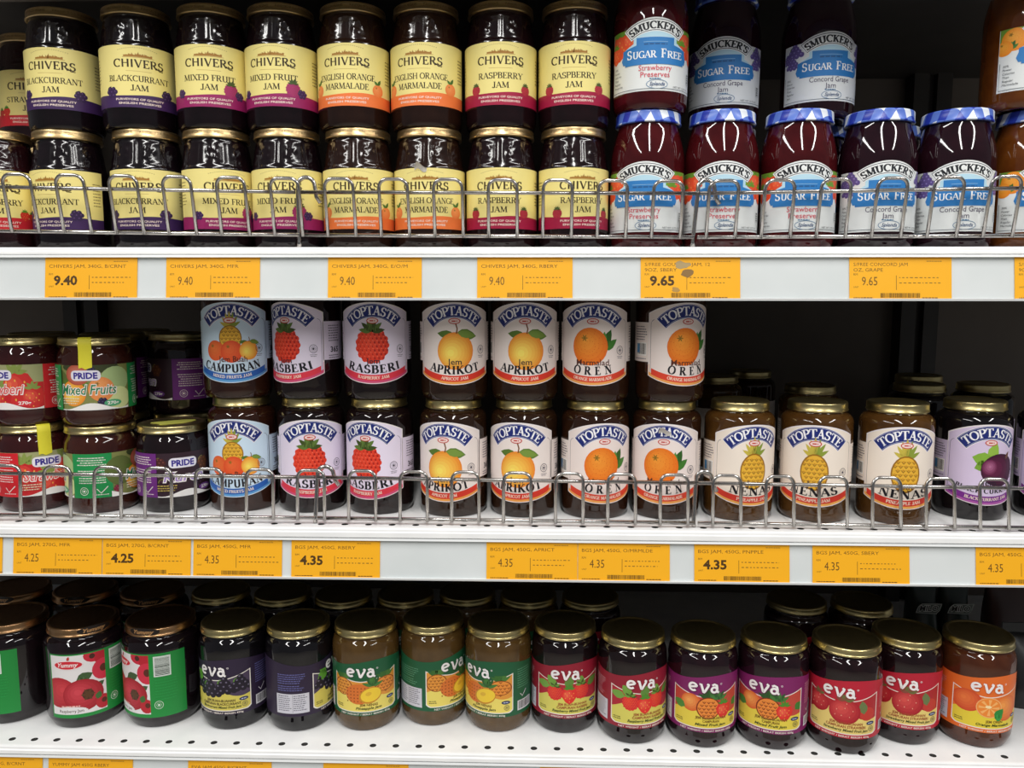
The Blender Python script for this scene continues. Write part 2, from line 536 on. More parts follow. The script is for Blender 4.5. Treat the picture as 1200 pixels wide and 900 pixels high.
# ---------------------------------------------------------------- label designs (millimetres; v is height above the jar's base)
CREAM, INK = '#f0e08e', '#38290f'
def art_chivers(fl):
    band = {'blackcurrant': '#3f2556', 'mixed': '#97205f', 'orange': '#ef7a3c', 'raspberry': '#a3173f', 'strawberry': '#cc2530'}[fl]
    a = Art((-57, 57, 15, 80))
    a.rect(-57, 15, 57, 80, CREAM)
    wav = [(u, 28 + .8*math.sin(u*.09)) for u in range(-66, 67, 3)]
    a.add(band, [[(wav[i][0], 15), (wav[i+1][0], 15), wav[i+1], wav[i]] for i in range(len(wav)-1)])
    for k in range(2):
        a.ells([(-19+i*2.05, 73.5 + 4.2*math.cos((-19+i*2.05)/19*1.25), .55, .35) for i in range(19)], '#8d7a44', 5, same=k > 0)
    g = random.Random(4)
    a.add('#a5752e', [[(x, 68), (x+1.6, 68), (x+1.6, 69.6+2.2*g.random()*math.cos(x/11)), (x, 69.6+2.4*g.random()*math.cos(x/11))] for x in [-14+1.6*i for i in range(17)]]
          + [[(-1.2, 68), (1.6, 68), (.2, 73.5)], [(-7, 68), (-4.5, 68), (-5.8, 72.4)], [(5, 68), (7.5, 68), (6.3, 72)]])
    a.rect(-15, 67.2, 15, 67.7, '#b28a45', same=True)
    a.text('CHIVERS', 0, 57, 8.4, INK, w=49, font='serif', thick=.19, thin=.10, serif=.2, gap=.04)
    a.line([(17, 59), (20, 56.2), (24, 56)], 1.0, INK, same=True)
    a.rect(-12, 53.0, 12, 53.35, '#b79a55')
    one, two, w1, w2 = {'blackcurrant': ('BLACKCURRANT', 'JAM', 61, 17), 'mixed': ('MIXED FRUIT', 'JAM', 53, 17), 'orange': ('ENGLISH ORANGE', 'MARMALADE', 61, 47),
                        'raspberry': ('RASPBERRY', 'JAM', 47, 17), 'strawberry': ('STRAWBERRY', 'JAM', 53, 17)}[fl]
    a.text(one, 0, 42.3, 6.2, '#2a1c0c', w=w1, font='serif', thick=.17, thin=.07, serif=.3)
    a.text(two, 0, 32.6, 6.2, '#2a1c0c', w=w2, font='serif', thick=.17, thin=.07, serif=.3)
    a.text('PURVEYORS OF QUALITY', 0, 22.4, 2.1, '#f3dfd2', w=47, bold=.02)
    a.text('ENGLISH PRESERVES', 0, 18.3, 2.1, '#f3dfd2', w=41, bold=.02, same=True)
    for s in (-1, 1):
        if fl == 'blackcurrant': p_berries(a, s*28, 30.5, 5.6, '#35204a', '#64477c', '#39402a', seed=s)
        elif fl == 'mixed':
            if s > 0: p_raspberry(a, 21.5, 33.5, 7.4, '#a3286a', '#6d1346', '#4a5a2a')
            p_berries(a, s*31, 29.5, 4.4, '#3a2050', '#6a4a80', '#3e4a2a', seed=s)
        elif fl == 'orange': p_orange(a, s*34 - 0, 33, 6.6, '#ee8040', '#f39a5c', '#466a2c', flip=1, leaves=False); a.leaf(s*34, 39, 7, 3.4, 60, '#3f6a2a'); a.leaf(s*34, 39, 6, 3, 140, '#4f7a35', same=True)
        elif fl == 'raspberry': p_raspberry(a, s*27, 31.5, 5.2, '#b3283f', '#7a1028', '#5a6a3a')
        else: p_strawberry(a, s*28, 31, 5.4, '#cf2a2a'); p_strawberry(a, s*37, 30, 5, '#b92222')
    a.words(45, 55, 66, 8, 3.4, .9, '#7b6a3c', 8)
    a.words(-56, -46, 66, 8, 3.4, .9, '#7b6a3c', 9)
    return a

def art_smucker(fl):
    base = '#e4e7e6'
    out = [(-52, 16)] + [(u, 16) for u in range(-46, 53, 6)] + [(52, 82)] + [(u, 82 + max(0, 10.0*(1-(u/30)**2))) for u in range(46, -53, -4)] + [(-52, 82)]
    a = Art(None)
    a.poly(out, base)
    a.clipbox = (-51.5, 51.5, 16.3, 82)
    if fl == 'strawberry':
        a.rect(-51.5, 66, 51.5, 82, '#7da63a')
        for u, v, s in ((-40, 66, 14), (38, 67, 14), (-27, 70, 9), (30, 57, 10), (-46, 58, 9), (47, 57, 9)):
            p_strawberry(a, u, v, s, '#e2512f', '#6c9a34')
    elif fl == 'grape':
        for u, v, s in ((-38, 73, 6.6), (-40, 60, 5.6), (40, 73, 6.2), (38, 61, 5), (-48, 66, 4.6), (48, 66, 4.6)):
            p_berries(a, u, v, s, '#62528e', '#9a8ccc', '#6e8f3e', n=10)
    else:
        a.rect(-51.5, 64, 51.5, 82, '#6e9a34')
        for u, v, s in ((-38, 70, 12), (38, 70, 12), (-47, 62, 8), (46, 62, 8)):
            p_orange(a, u, v, s, '#ee8a1e', '#f7ab40')
    a.clipbox = None
    R = 46.0
    def arch(v0, v1, h, c):
        cy = 84 - R
        p1 = arcp(0, cy, R+v1, R+v1, 90+h, 90-h, 14); p0 = arcp(0, cy, R+v0, R+v0, 90+h, 90-h, 14)
        a.add(c, [[p0[i], p0[i+1], p1[i+1], p1[i]] for i in range(14)])
    a.poly([(-33, 47), (33, 47), (33, 60), (22, 66), (22, 74), (8, 78), (-8, 78), (-22, 74), (-22, 66), (-33, 60)], '#b9dcec')
    a.poly([(-34, 45.5), (-31.5, 45.5), (-31.5, 43.5), (31.5, 43.5), (31.5, 45.5), (34, 45.5), (36, 50), (34, 56), (34, 60), (19, 64), (19, 71.5), (-19, 71.5), (-19, 64), (-34, 60), (-34, 56), (-36, 50)], '#2f7cc0')
    arch(-6.6, 7.2, 38, '#eceeed'); arch(-5.6, 6.2, 36.5, '#23303e'); arch(-4.9, 5.5, 36, '#eceeed')
    a.text("SMUCKER'S", 0, 80.2, 7.6, '#1d2026', w=51, font='serif', thick=.25, thin=.13, serif=.4, gap=.03, R=R-3.8)
    a.rect(-12, 66.6, 12, 67.1, '#8db9dc'); a.words(-14, 14, 63.6, 1, 3, 1.6, '#20588f', 5, True)
    for t, u, wd, h in (('S', -26.3, 5.6, 9.2), ('UGAR', -11, 23.5, 7.2), ('F', 8.0, 5.4, 9.2), ('REE', 20.5, 18, 7.2)):
        a.text(t, u, 50.2, h, '#f4f5f4', w=wd, font='serif', thick=.18, thin=.08, serif=.3, same=t != 'S')
    tc = {'strawberry': '#d2364c', 'grape': '#4a3f5c', 'orange': '#d9822a'}[fl]
    l1, l2, w1, w2 = {'strawberry': ('Strawberry', 'Preserves', 33, 29), 'grape': ('Concord Grape', 'Jam', 42, 11), 'orange': ('Orange', 'Marmalade', 22, 32)}[fl]
    a.text(l1, 0, 37.2, 5.6, tc, w=w1)
    a.text(l2, 0, 30.2, 5.6, tc, w=w2, same=True)
    a.words(-6, 6, 28.0, 1, 2, .9, '#2f6f9a', 3, True)
    a.ring(2, 22.8, 10.5, 4.7, .5, '#4a78a0', 24)
    a.text('Splenda', 2, 21.2, 3.8, '#274a78', w=15, shear=.3, bold=.01, same=True)
    for k, t in enumerate(('50%', 'Fewer', 'Calories', 'Than', 'Regular', {'strawberry': 'Preserves', 'grape': 'Jam', 'orange': 'Marmalade'}[fl])):
        a.text(t, -47, 42-k*3.9, 2.2, '#3d4148', font='sans', shear=.2, align='l', same=k > 0)
    a.text('NET WT 12.75 OZ', 30, 19.6, 1.9, '#4c5058', w=22)
    a.rect(40, 27, 46, 38, '#c9cccb'); a.words(41, 45.5, 36, 4, 2.4, 1.2, '#3d4148', 6)
    a.line([(-50, 47), (-50, 18.2), (50, 18.2), (50, 47)], .5, '#4b5a66')
    return a

NAVY = '#1b2a74'
def art_top(fl):
    base = {'campuran': '#cfe4f4', 'rasberi': '#e9def0', 'aprikot': '#f0e4de', 'oren': '#f0e2dc', 'nenas': '#f3e6d8', 'blackcurrant': '#d9c8e4'}[fl]
    foot = {'campuran': '#5f9fd6', 'rasberi': '#d6507a', 'aprikot': '#f0a04c', 'oren': '#f2a85a', 'nenas': '#f2ae58', 'blackcurrant': '#b05aa8'}[fl]
    bandc = {'campuran': '#2a62b4', 'rasberi': '#e23a4c', 'aprikot': '#dd3b2a', 'oren': '#e0452e', 'nenas': '#d83a2a', 'blackcurrant': '#7a2a8c'}[fl]
    HW = 43.0
    top = lambda u: 98 - 10.5*(u/HW)**2
    bot = lambda u: 14.5 + 10.0*(u/HW)**2
    us = [HW*(-1 + i/14) for i in range(29)]
    a = Art(None)
    def strip(lo, hi, w, c, same=False):
        q = [u*w/HW for u in us]
        a.add(c, [[(q[i], lo(q[i])), (q[i+1], lo(q[i+1])), (q[i+1], hi(q[i+1])), (q[i], hi(q[i]))] for i in range(28)], same)
    strip(bot, top, HW, '#efe6e6' if fl != 'campuran' else '#d8e6f2')
    strip(lambda u: bot(u)+.8, lambda u: bot(u)+12, HW-.8, foot)
    strip(lambda u: bot(u)+4.5, lambda u: top(u)-1.2, HW-1.4, base)
    a.line([(-HW+3, 28), (-HW+3, 76)] + arcp(-HW+8, 76, 5, 5, 180, 100, 5), .35, '#3a3550')
    a.line([(HW-3, 28), (HW-3, 76)] + arcp(HW-8, 76, 5, 5, 0, 80, 5), .35, '#3a3550', same=True)
    strip(lambda u: bot(u)+3.2, lambda u: bot(u)+9.4, HW-4, bandc)
    en = {'campuran': 'MIXED FRUITS JAM', 'rasberi': 'RASPBERRY JAM', 'aprikot': 'APRICOT JAM', 'oren': 'ORANGE MARMALADE', 'nenas': 'PINEAPPLE JAM', 'blackcurrant': 'BLACK CURRANT JAM'}[fl]
    a.text(en, 0, 19.2, 3.1, '#f6e3cf', w=2.72*len(en), font='serif', thick=.2, thin=.1, R=-95)
    R = 38.5
    def arch(v0, v1, h, c, same=False):
        cy = 89.6 - R
        p1 = arcp(0, cy, R+v1, R+v1, 90+h, 90-h, 16); p0 = arcp(0, cy, R+v0, R+v0, 90+h, 90-h, 16)
        a.add(c, [[p0[i], p0[i+1], p1[i+1], p1[i]] for i in range(16)], same)
    arch(-7.4, 7.4, 48.5, '#efe9ee'); arch(-6.7, 6.7, 47.5, NAVY)
    arch(-6.1, -5.8, 46.5, '#c9cbe4'); arch(5.8, 6.1, 46.5, '#c9cbe4', True)
    a.text('TOPTASTE', 0, 85.2, 9.0, '#f6f4f8', w=52, font='serif', thick=.20, thin=.09, serif=.34, R=R-4.4)
    # fruit
    if fl == 'campuran':
        p_pineapple(a, 0, 61, 12, tall=1.1)
        p_orange(a, -17, 48, 10.5, '#e0592a', '#ee7a3c', leaves=False)
        p_orange(a, 1, 47, 11.5, '#dc4a22', '#ea6a36', leaves=False)
        p_apricot(a, 19, 48, 10)
    elif fl == 'rasberi': p_raspberry(a, -1, 54, 18, '#df3a22', '#a81c14')
    elif fl == 'aprikot': p_apricot(a, 1, 49, 19.5)
    elif fl == 'oren': p_orange(a, -3, 54, 19)
    elif fl == 'nenas': p_pineapple(a, 0, 50, 14.5, tall=1.3)
    else:
        a.leaf(2, 60, 20, 15, 168, '#86b23e'); a.leaf(0, 62, 18, 12, 70, '#94ba48', same=True); a.leaf(0, 58, 16, 12, 200, '#78a236', same=True)
        a.grad(11, 51, 20, 17, '#38102a', '#6a2048', -.4, .15, 5); a.grad(0, 54, 8, 8, '#642044', '#b06a8e', 0, .1, 5)
        a.leaf(18, 62, 9, 4, 60, '#6a4a3a')
    # red badge
    a.ell(0, 79.2, 6.4, 3.1, '#c43a34', 18); a.ell(0, 79.2, 5.4, 2.3, '#f0d6d0', 16); a.words(-4, 4, 78.5, 1, 1, 1.3, '#c43a34', 2, True)
    up, lo, wl = {'campuran': ('Jem Buah', 'CAMPURAN', 66), 'rasberi': ('Jem', 'RASBERI', 62), 'aprikot': ('Jem', 'APRIKOT', 58), 'oren': ('Marmalad', 'OREN', 43),
                  'nenas': ('Jem', 'NENAS', 52), 'blackcurrant': ('Jem', 'BLACK CURRANT', 66)}[fl]
    lo_h, lo_v = (8.4, 25.4) if fl != 'blackcurrant' else (5.2, 27)
    a.text(up, 0 if fl not in ('campuran',) else 2, 35.2 if fl != 'campuran' else 36.4, 5.8, '#2a2230' if fl not in ('oren', 'campuran') else '#5a2a1c', w={'Jem': 15, 'Jem Buah': 30, 'Marmalad': 35}[up], bold=.01)
    a.text(lo, 0, lo_v, lo_h, '#17131c', w=wl, font='serif', thick=.23, thin=.08, serif=.3, R=-105, gap=.5 if fl == 'oren' else .1)
    a.halal(31, 50, 4.2, '#4a4452'); a.words(27, 35, 43.5, 2, 1.6, .6, '#6a6470', 4, True)
    return a

def art_top_back(fl):
    base = {'campuran': '#cfe0ee', 'rasberi': '#e2d6e8', 'aprikot': '#e9dcd6', 'oren': '#ecdfd8', 'nenas': '#eee0d2', 'blackcurrant': '#d2c2dc'}[fl]
    a = Art(None)
    L = 2*PI*38
    a.rect(41.5, 38, L-41.5, 78, base)
    a.words(49, 68, 73, 7, 2.6, 1.0, '#5a5464', 3)
    a.text('365', 58, 46, 5.4, '#231d2c', w=13, bold=.03)
    a.words(49, 68, 42, 2, 2.4, .9, '#5a5464', 5)
    a.words(L-70, L-49, 73, 6, 2.6, 1.0, '#5a5464', 6)
    a.rect(L-67, 44, L-50, 57.5, '#f1ede8'); a.barcode(L-66, 45.5, L-51, 56.5)
    a.rect(L-66.5, 47.0, L-61, 56, '#3f7fae', ); a.words(L-70, L-49, 40.5, 1, 2, 1.0, '#5a5464', 7)
    return a

def art_pride(fl):
    L = 2*PI*38.5
    c = {'strawberry': '#d2222c', 'mixed': '#1f8f4c', 'currant': '#6c2a7c'}[fl]
    back = {'strawberry': '#a5a676', 'mixed': '#84884e', 'currant': '#33202a'}[fl]
    HH = L/2
    a = Art(None)
    a.rect(-HH, 18, HH, 66, back)
    for cen in (0.0,):
        pass
    P = 45.0
    for cen in (-P*1.45 + P*1.45, L*0.53):
        lo = cen
        def R(u0, v0, u1, v1, col, same=False):
            # keep everything inside -HH..HH
            for sh in (0, -L, L):
                a.clipbox = (-HH, HH, 18, 66)
                a.rect(u0+sh, v0, u1+sh, v1, col, same)
                a.clipbox = None
        def sh_(u): return u if u < HH-2 else u-L
        if fl == 'strawberry':
            a.clipbox = (-HH, HH, 18, 66)
            for s0 in (0, -L):
                if cen+s0 < -HH-60: continue
                a.rect(cen+s0-45, 18, cen+s0+45, 47, '#c8282c')
                for k, (u, v, s) in enumerate(((-22, 40, 17), (18, 42, 18), (0, 30, 15), (34, 30, 12), (-36, 28, 12))):
                    p_strawberry(a, cen+s0+u, v, s, '#cf2e2c' if k % 2 else '#c42328', '#8a9a4c')
            a.clipbox = None
        elif fl == 'mixed':
            a.clipbox = (-HH, HH, 18, 66)
            for s0 in (0, -L):
                if cen+s0 < -HH-60: continue
                a.ell(cen+s0-34, 46, 16, 16, '#5d6a34', 18); a.ell(cen+s0+4, 64, 30, 7, '#3c4426', 18); a.ell(cen+s0+30, 50, 16, 14, '#a9bf84', 18); a.ell(cen+s0+33, 30, 14, 12, '#d9e0a0', 18)
                p_apricot(a, cen+s0-14, 36, 14); p_orange(a, cen+s0+15, 40, 13, '#e88a4a', '#f0a465', leaves=False)
                a.grad(cen+s0-8, 56, 13, 11, '#b0503c', '#d88a74')
                p_berries(a, cen+s0+16, 26, 4.6, '#2a2240', '#5a5080', '#4a6a3a')
                p_berries(a, cen+s0+6, 61, 3.4, '#2c2440', '#5a5080', '#4a6a3a'); p_berries(a, cen+s0-37, 26, 4.2, '#7a2438', '#b05060', '#4a6a3a')
            a.clipbox = None
        else:
            a.clipbox = (-HH, HH, 18, 66)
            for s0 in (0, -L):
                if cen+s0 < -HH-60: continue
                p_berries(a, cen+s0-20, 30, 7, '#2a1420', '#5c3448', '#7d7a3a'); p_berries(a, cen+s0+24, 52, 6.5, '#5a3320', '#8a5a3a', '#8d8a48')
                p_berries(a, cen+s0-24, 55, 5.5, '#4a2420', '#8a5048', '#7d7a3a'); p_berries(a, cen+s0+20, 30, 6, '#241018', '#5c3448', '#7d7a3a')
            a.clipbox = None
        a.clipbox = (-HH, HH, 18, 66)
        for s0 in (0, -L):
            if cen+s0 < -HH-60: continue
            q = cen+s0
            pts = [(u, 18 + 4.2 + 3.4*math.sin(u*.11+1)) for u in range(-44, 45, 4)]
            a.add('#efece8', [[(q+pts[i][0], 18), (q+pts[i+1][0], 18), (q+pts[i+1][0], pts[i+1][1]), (q+pts[i][0], pts[i][1])] for i in range(len(pts)-1)])
            a.poly(rr(q-15, 49.5, q+15, 60.5, 4.5), '#e9e6ef')
            a.text('PRIDE', q, 51.8, 6.2, '#33258c', w=24, bold=.04)
            t = {'strawberry': 'Strawberi', 'mixed': 'Mixed Fruits', 'currant': 'Kuren'}[fl]
            wd = {'strawberry': 50, 'mixed': 58, 'currant': 44}[fl]
            a.text(t, q+1, 34.6, 10.4, '#f3ece8', w=wd+2.0, bold=.06, shear=.22)
            a.text(t, q+1, 34.9, 10.0, {'strawberry': '#e05a5a', 'mixed': '#1f7a48', 'currant': '#a58cc8'}[fl], w=wd, bold=.012, shear=.22)
            a.ell(q+26, 25, 9, 3.6, {'strawberry': '#d8303a', 'mixed': '#4fa878', 'currant': '#6a3a86'}[fl], 18)
            a.text('270g', q+26, 23.4, 3.2, '#f4efe8', w=12, bold=.03)
            a.words(q-28, q-4, 30, 3, 2.6, 1.1, '#c9b25a' if fl == 'currant' else '#e7dfc0', 11)
            # printed side panel
            a.rect(q+45, 18, q+86, 66, c)
            a.words(q+50, q+81, 61, 4, 2.5, 1.0, '#e8dcd8', 12, True)
            a.words(q+50, q+81, 47, 6, 2.6, 1.0, '#e8dcd8', 13, True)
            a.halal(q+57, 25.5, 4.2, '#f0e6e2')
            a.line([(q+70, 28), (q+74, 23), (q+81, 30)], 1.0, '#e8dcd8'); a.words(q+68, q+82, 21, 1, 1.5, .8, '#e8dcd8', 14)
        a.clipbox = None
    return a

def eva_logo(a, u, v, h, c, cs):
    """three rounded, bouncing hand-cut letters e v a"""
    for col, d in ((cs, 1.0), (c, 0.0)):
        k = h/10.0
        wd = (2.3 + d*.9)*k
        def S(pts, same): a.line([(u+x*k+d*.3, v+y*k-d*.3) for x, y in pts], wd, col, same)
        S([(-14.6, 4.6), (-8.2, 6.2)] + arcp(-11.5, 5.2, 3.6, 3.9, 15, 312, 14), False)
        S([(-5.6, 8.9), (-3.9, 9.0), (-1.6, .6), (-.4, .5)], True); S([(-1.0, .5), (2.6, 7.0), (3.2, 8.6), (1.6, 9.6)], True)
        S(arcp(8.6, 3.4, 2.7, 2.7, 0, 360, 14), True); S([(6.4, 8.2), (8.6, 9.2), (11.0, 8.0), (11.5, 5.0), (11.6, 1.2), (13.4, .4)], True)
    a.ring(u+15.5*h/10, v+9.2*h/10, .9, .9, .4, c, 8)

def art_eva(fl):
    L = 2*PI*38; HH = L/2
    g1, g2 = {'blackcurrant': ('#2c2038', '#241a2e'), 'pineapple': ('#1c5a38', '#174d30'), 'raspberry': ('#931c30', '#8c1830'), 'mixed': ('#7e2060', '#7c1a5e'),
              'strawberry': ('#ba1e34', '#a81838'), 'orange': ('#e46c28', '#e0662a')}[fl]
    yel = {'blackcurrant': '#d6c65c', 'pineapple': '#ecd86a', 'raspberry': '#d9cf62', 'mixed': '#e6cf4a', 'strawberry': '#e9cf78', 'orange': '#e6cf3c'}[fl]
    a = Art(None)
    topc = lambda u: 79.5 + 3.5*math.sin(u*2*PI/(HH)+.6)
    us = [-HH + L*i/80 for i in range(81)]
    a.add(g1, [[(us[i], 15), (us[i+1], 15), (us[i+1], topc(us[i+1])), (us[i], topc(us[i]))] for i in range(80)])
    # framed picture panel
    W = 38.5
    edge = lambda u: 56.5 + 9*(abs(u+4)/W)**1.6
    def panel(w, v0, d, c):
        q = [w*(-1+i/16) for i in range(33)]
        low = lambda u: v0 + max(0, (abs(u)-w+3.5))*.9
        a.add(c, [[(q[i], low(q[i])), (q[i+1], low(q[i+1])), (q[i+1], edge(q[i+1])+d), (q[i], edge(q[i])+d)] for i in range(32)])
    panel(W, 19.5, 1.0, '#ece6dc'); panel(W-1.1, 20.6, 0, yel)
    upc = {'blackcurrant': '#4a3c54', 'pineapple': '#e0953a', 'raspberry': '#b02434', 'mixed': '#c2473a', 'strawberry': '#b0242c', 'orange': '#e4762e'}[fl]
    q = [(W-1.1)*(-1+i/16) for i in range(33)]
    wave = lambda u: 43 + 6*math.sin(u*.085 + 2.4)
    a.add(upc, [[(q[i], min(wave(q[i]), edge(q[i]))), (q[i+1], min(wave(q[i+1]), edge(q[i+1]))), (q[i+1], edge(q[i+1])), (q[i], edge(q[i]))] for i in range(32)])
    a.clipbox = (-W+1.2, W-1.2, 20, 66)
    if fl == 'blackcurrant':
        for u, v, s in ((-24, 51, 8.5), (-8, 45, 9), (10, 49, 8.5), (27, 51, 8)): p_berries(a, u, v, s, '#1c1424', '#6e667c', '#5c8a34', n=10)
        for k, gg in enumerate((150, 190, 230)): a.leaf(-20, 62, 12, 8, gg, '#5c9a34', same=k > 0)
    elif fl == 'pineapple':
        p_pineapple(a, -26, 50, 12, '#e79a3c', '#8a3c14', '#4a7a35', '#3a6a2c', .9)
        p_pineapple(a, 24, 51, 13, '#e8903a', '#8a3c14', '#4a7a35', '#3a6a2c', .7)
        a.ell(-7, 42, 15, 12.5, '#d9742e', 22)
        a.add('#8a3a14', [ [(x-.9, y), (x, y-1), (x+.9, y), (x, y+1)] for x in range(-20, 6, 4) for y in range(33, 53, 4)])
        a.ell(6, 40, 13, 9.5, '#c98a2a', 22, rot=.3); a.ell(6.6, 40.6, 11.6, 8.2, '#f2cc3c', 22, rot=.3); a.ell(4, 42, 3.5, 2.4, '#e0b23a', 12, rot=.3)
        for k, gg in enumerate((20, 55, 90, 125, 160, 75, 105)): a.leaf(9, 51, 13, 4, gg, '#2f5a2c' if k % 2 else '#447a38', same=k > 0)
    elif fl == 'raspberry':
        for k, (u, gg) in enumerate(((-16, 120), (-4, 60), (14, 100), (22, 30), (-22, 170))): a.leaf(u, 53, 17, 10, gg, '#5f8a3a' if k % 2 else '#74a244', same=k > 0)
        p_raspberry(a, -16, 46, 9, '#dc2f2c', '#c0202a', '#6c9a3c'); p_raspberry(a, 14, 48, 9.5, '#dc2f2c', '#c0202a', '#6c9a3c'); p_strawberry(a, 0, 43, 9.5, '#e0302a')
    elif fl == 'mixed':
        a.grad(-18, 49, 11, 10.5, '#d8602a', '#f4a658', -.2, .2)
        a.leaf(-24, 42, 15, 10, 160, '#4f8a3a'); a.leaf(30, 44, 12, 10, 40, '#3f7a30', same=True)
        p_pineapple(a, 1, 44, 13, '#ea8a3a', '#7a2410', '#3a6a30', '#2c5226', 1.0); p_strawberry(a, 18, 41, 9.5, '#dd2f28')
        for k, gg in enumerate((30, 60, 90, 120, 150)): a.leaf(12, 54, 12, 4, gg, '#2f5a2c' if k % 2 else '#447a38', same=k > 0)
    elif fl == 'strawberry':
        a.ell(26, 44, 9, 8, '#c4382e', 16); a.leaf(22, 44, 16, 10, 100, '#6c7a4a')
        for u, v, s in ((-26, 50, 12), (2, 46, 16)):
            a.grad(u, v, s, s*.92, '#a81c28', '#d9524c', -.25, .25)
            a.ells([(u+s*x, v+s*y, .45, .7) for x, y in ((-.5, .1), (0, .25), (.5, .1), (-.2, -.3), (.3, -.35), (.1, .6), (-.6, -.3))], '#efc0a0', 6)
            for k, gg in enumerate((15, 60, 110, 165)): a.leaf(u, v+s*.8, s*.6, s*.3, gg, '#8a4a3a' if k % 2 else '#6a6a3a', same=k > 0)
    else:
        a.grad(-24, 50, 15, 13, '#cf4a26', '#ea7a3c', -.2, .2); a.grad(17, 44, 16, 15, '#dd6424', '#f59e4c', -.25, .25)
        a.ell(-2, 45, 13, 12, '#f2b070', 22); a.ell(-2, 45, 12, 11, '#f08a34', 22)
        a.add('#f7b468', [[(-2, 45), (-2+10.5*math.cos(t-.2), 45+9.6*math.sin(t-.2)), (-2+10.5*math.cos(t+.12), 45+9.6*math.sin(t+.12))] for t in [k*PI/4 for k in range(8)]])
        a.ell(-3, 46, 3.2, 1.8, '#fbe0a8', 10); a.leaf(4, 33, 14, 10, 50, '#2f8a3a'); a.leaf(4, 33, 9, 9, 10, '#3a9a44', same=True)
    a.clipbox = None
    ink = '#7a5a1c' if fl in ('mixed', 'orange', 'pineapple') else ('#a0522c' if fl in ('raspberry', 'strawberry') else '#4a3a1c')
    lines = {'blackcurrant': ('JEM BUAH-BUAHAN', 'CAMPURAN BLACKCURRANT', 'Blackcurrant Mixed Fruit Jam'), 'pineapple': ('', 'JEM NENAS', 'Pineapple Jam'),
             'raspberry': ('JEM BUAH-BUAHAN', 'CAMPURAN RASBERI', 'Raspberry Mixed Fruit Jam'), 'mixed': ('JEM BUAH-BUAHAN', 'CAMPURAN', 'Mixed Fruit Jam'),
             'strawberry': ('JEM BUAH-BUAHAN', 'CAMPURAN STRAWBERI', 'Strawberry Mixed Fruit Jam'), 'orange': ('', 'JEM OREN', 'Orange Marmalade')}[fl]
    for k, t in enumerate(lines):
        if t: a.text(t, 4, 31-k*4.0, 2.9, ink if k < 2 else '#3f4a1c', w=min(46, 2.25*len(t)), bold=.025, shear=.25 if k == 2 else 0)
    a.words(-35, -24, 27, 2, 2.2, .8, '#4a4420', 2)
    a.ell(30, 33, 5, 2.2, '#28325c', 16); a.words(27, 33, 32.4, 1, 1, 1.0, '#d0d4e4', 3, True)
    a.halal(31, 26.4, 3.0, '#6a6448')
    a.text('NET WEIGHT / BERAT BERSIH 450g', 0, 16.2, 2.0, '#e9dfd6', w=58, bold=.02)
    # side panels
    a.words(-78, -46, 66, 5, 2.6, 1.0, {'blackcurrant': '#6a6aa4', 'pineapple': '#5f9a78'}.get(fl, '#d79aa4'), 21)
    a.words(-78, -46, 52, 3, 2.6, 1.0, {'blackcurrant': '#6a6aa4', 'pineapple': '#5f9a78'}.get(fl, '#d79aa4'), 22)
    a.rect(-80, 19, -43, 43, '#cfcdd6')
    a.words(-78, -62, 40, 8, 2.5, .9, '#5a5866', 23); a.words(-60, -45, 40, 8, 2.5, .9, '#5a5866', 24)
    a.line([(-61, 20), (-61, 42)], .3, '#5a5866')
    a.words(44, 64, 70, 9, 2.8, 1.0, {'blackcurrant': '#6a6aa4', 'pineapple': '#5f9a78'}.get(fl, '#d79aa4'), 25)
    a.line([(48, 40), (51, 36), (57, 43)], 1.0, '#d8d4dc')
    a.rect(44, 20, 66, 32, '#d9d7dc'); a.barcode(45.5, 21.5, 64.5, 31)
    eva_logo(a, -3, 62.5, 11.0, '#f4efee', {'blackcurrant': '#1c1424', 'pineapple': '#123a24', 'raspberry': '#7a1024', 'mixed': '#5a1244', 'strawberry': '#8a1024', 'orange': '#c04a1a'}[fl])
    return a

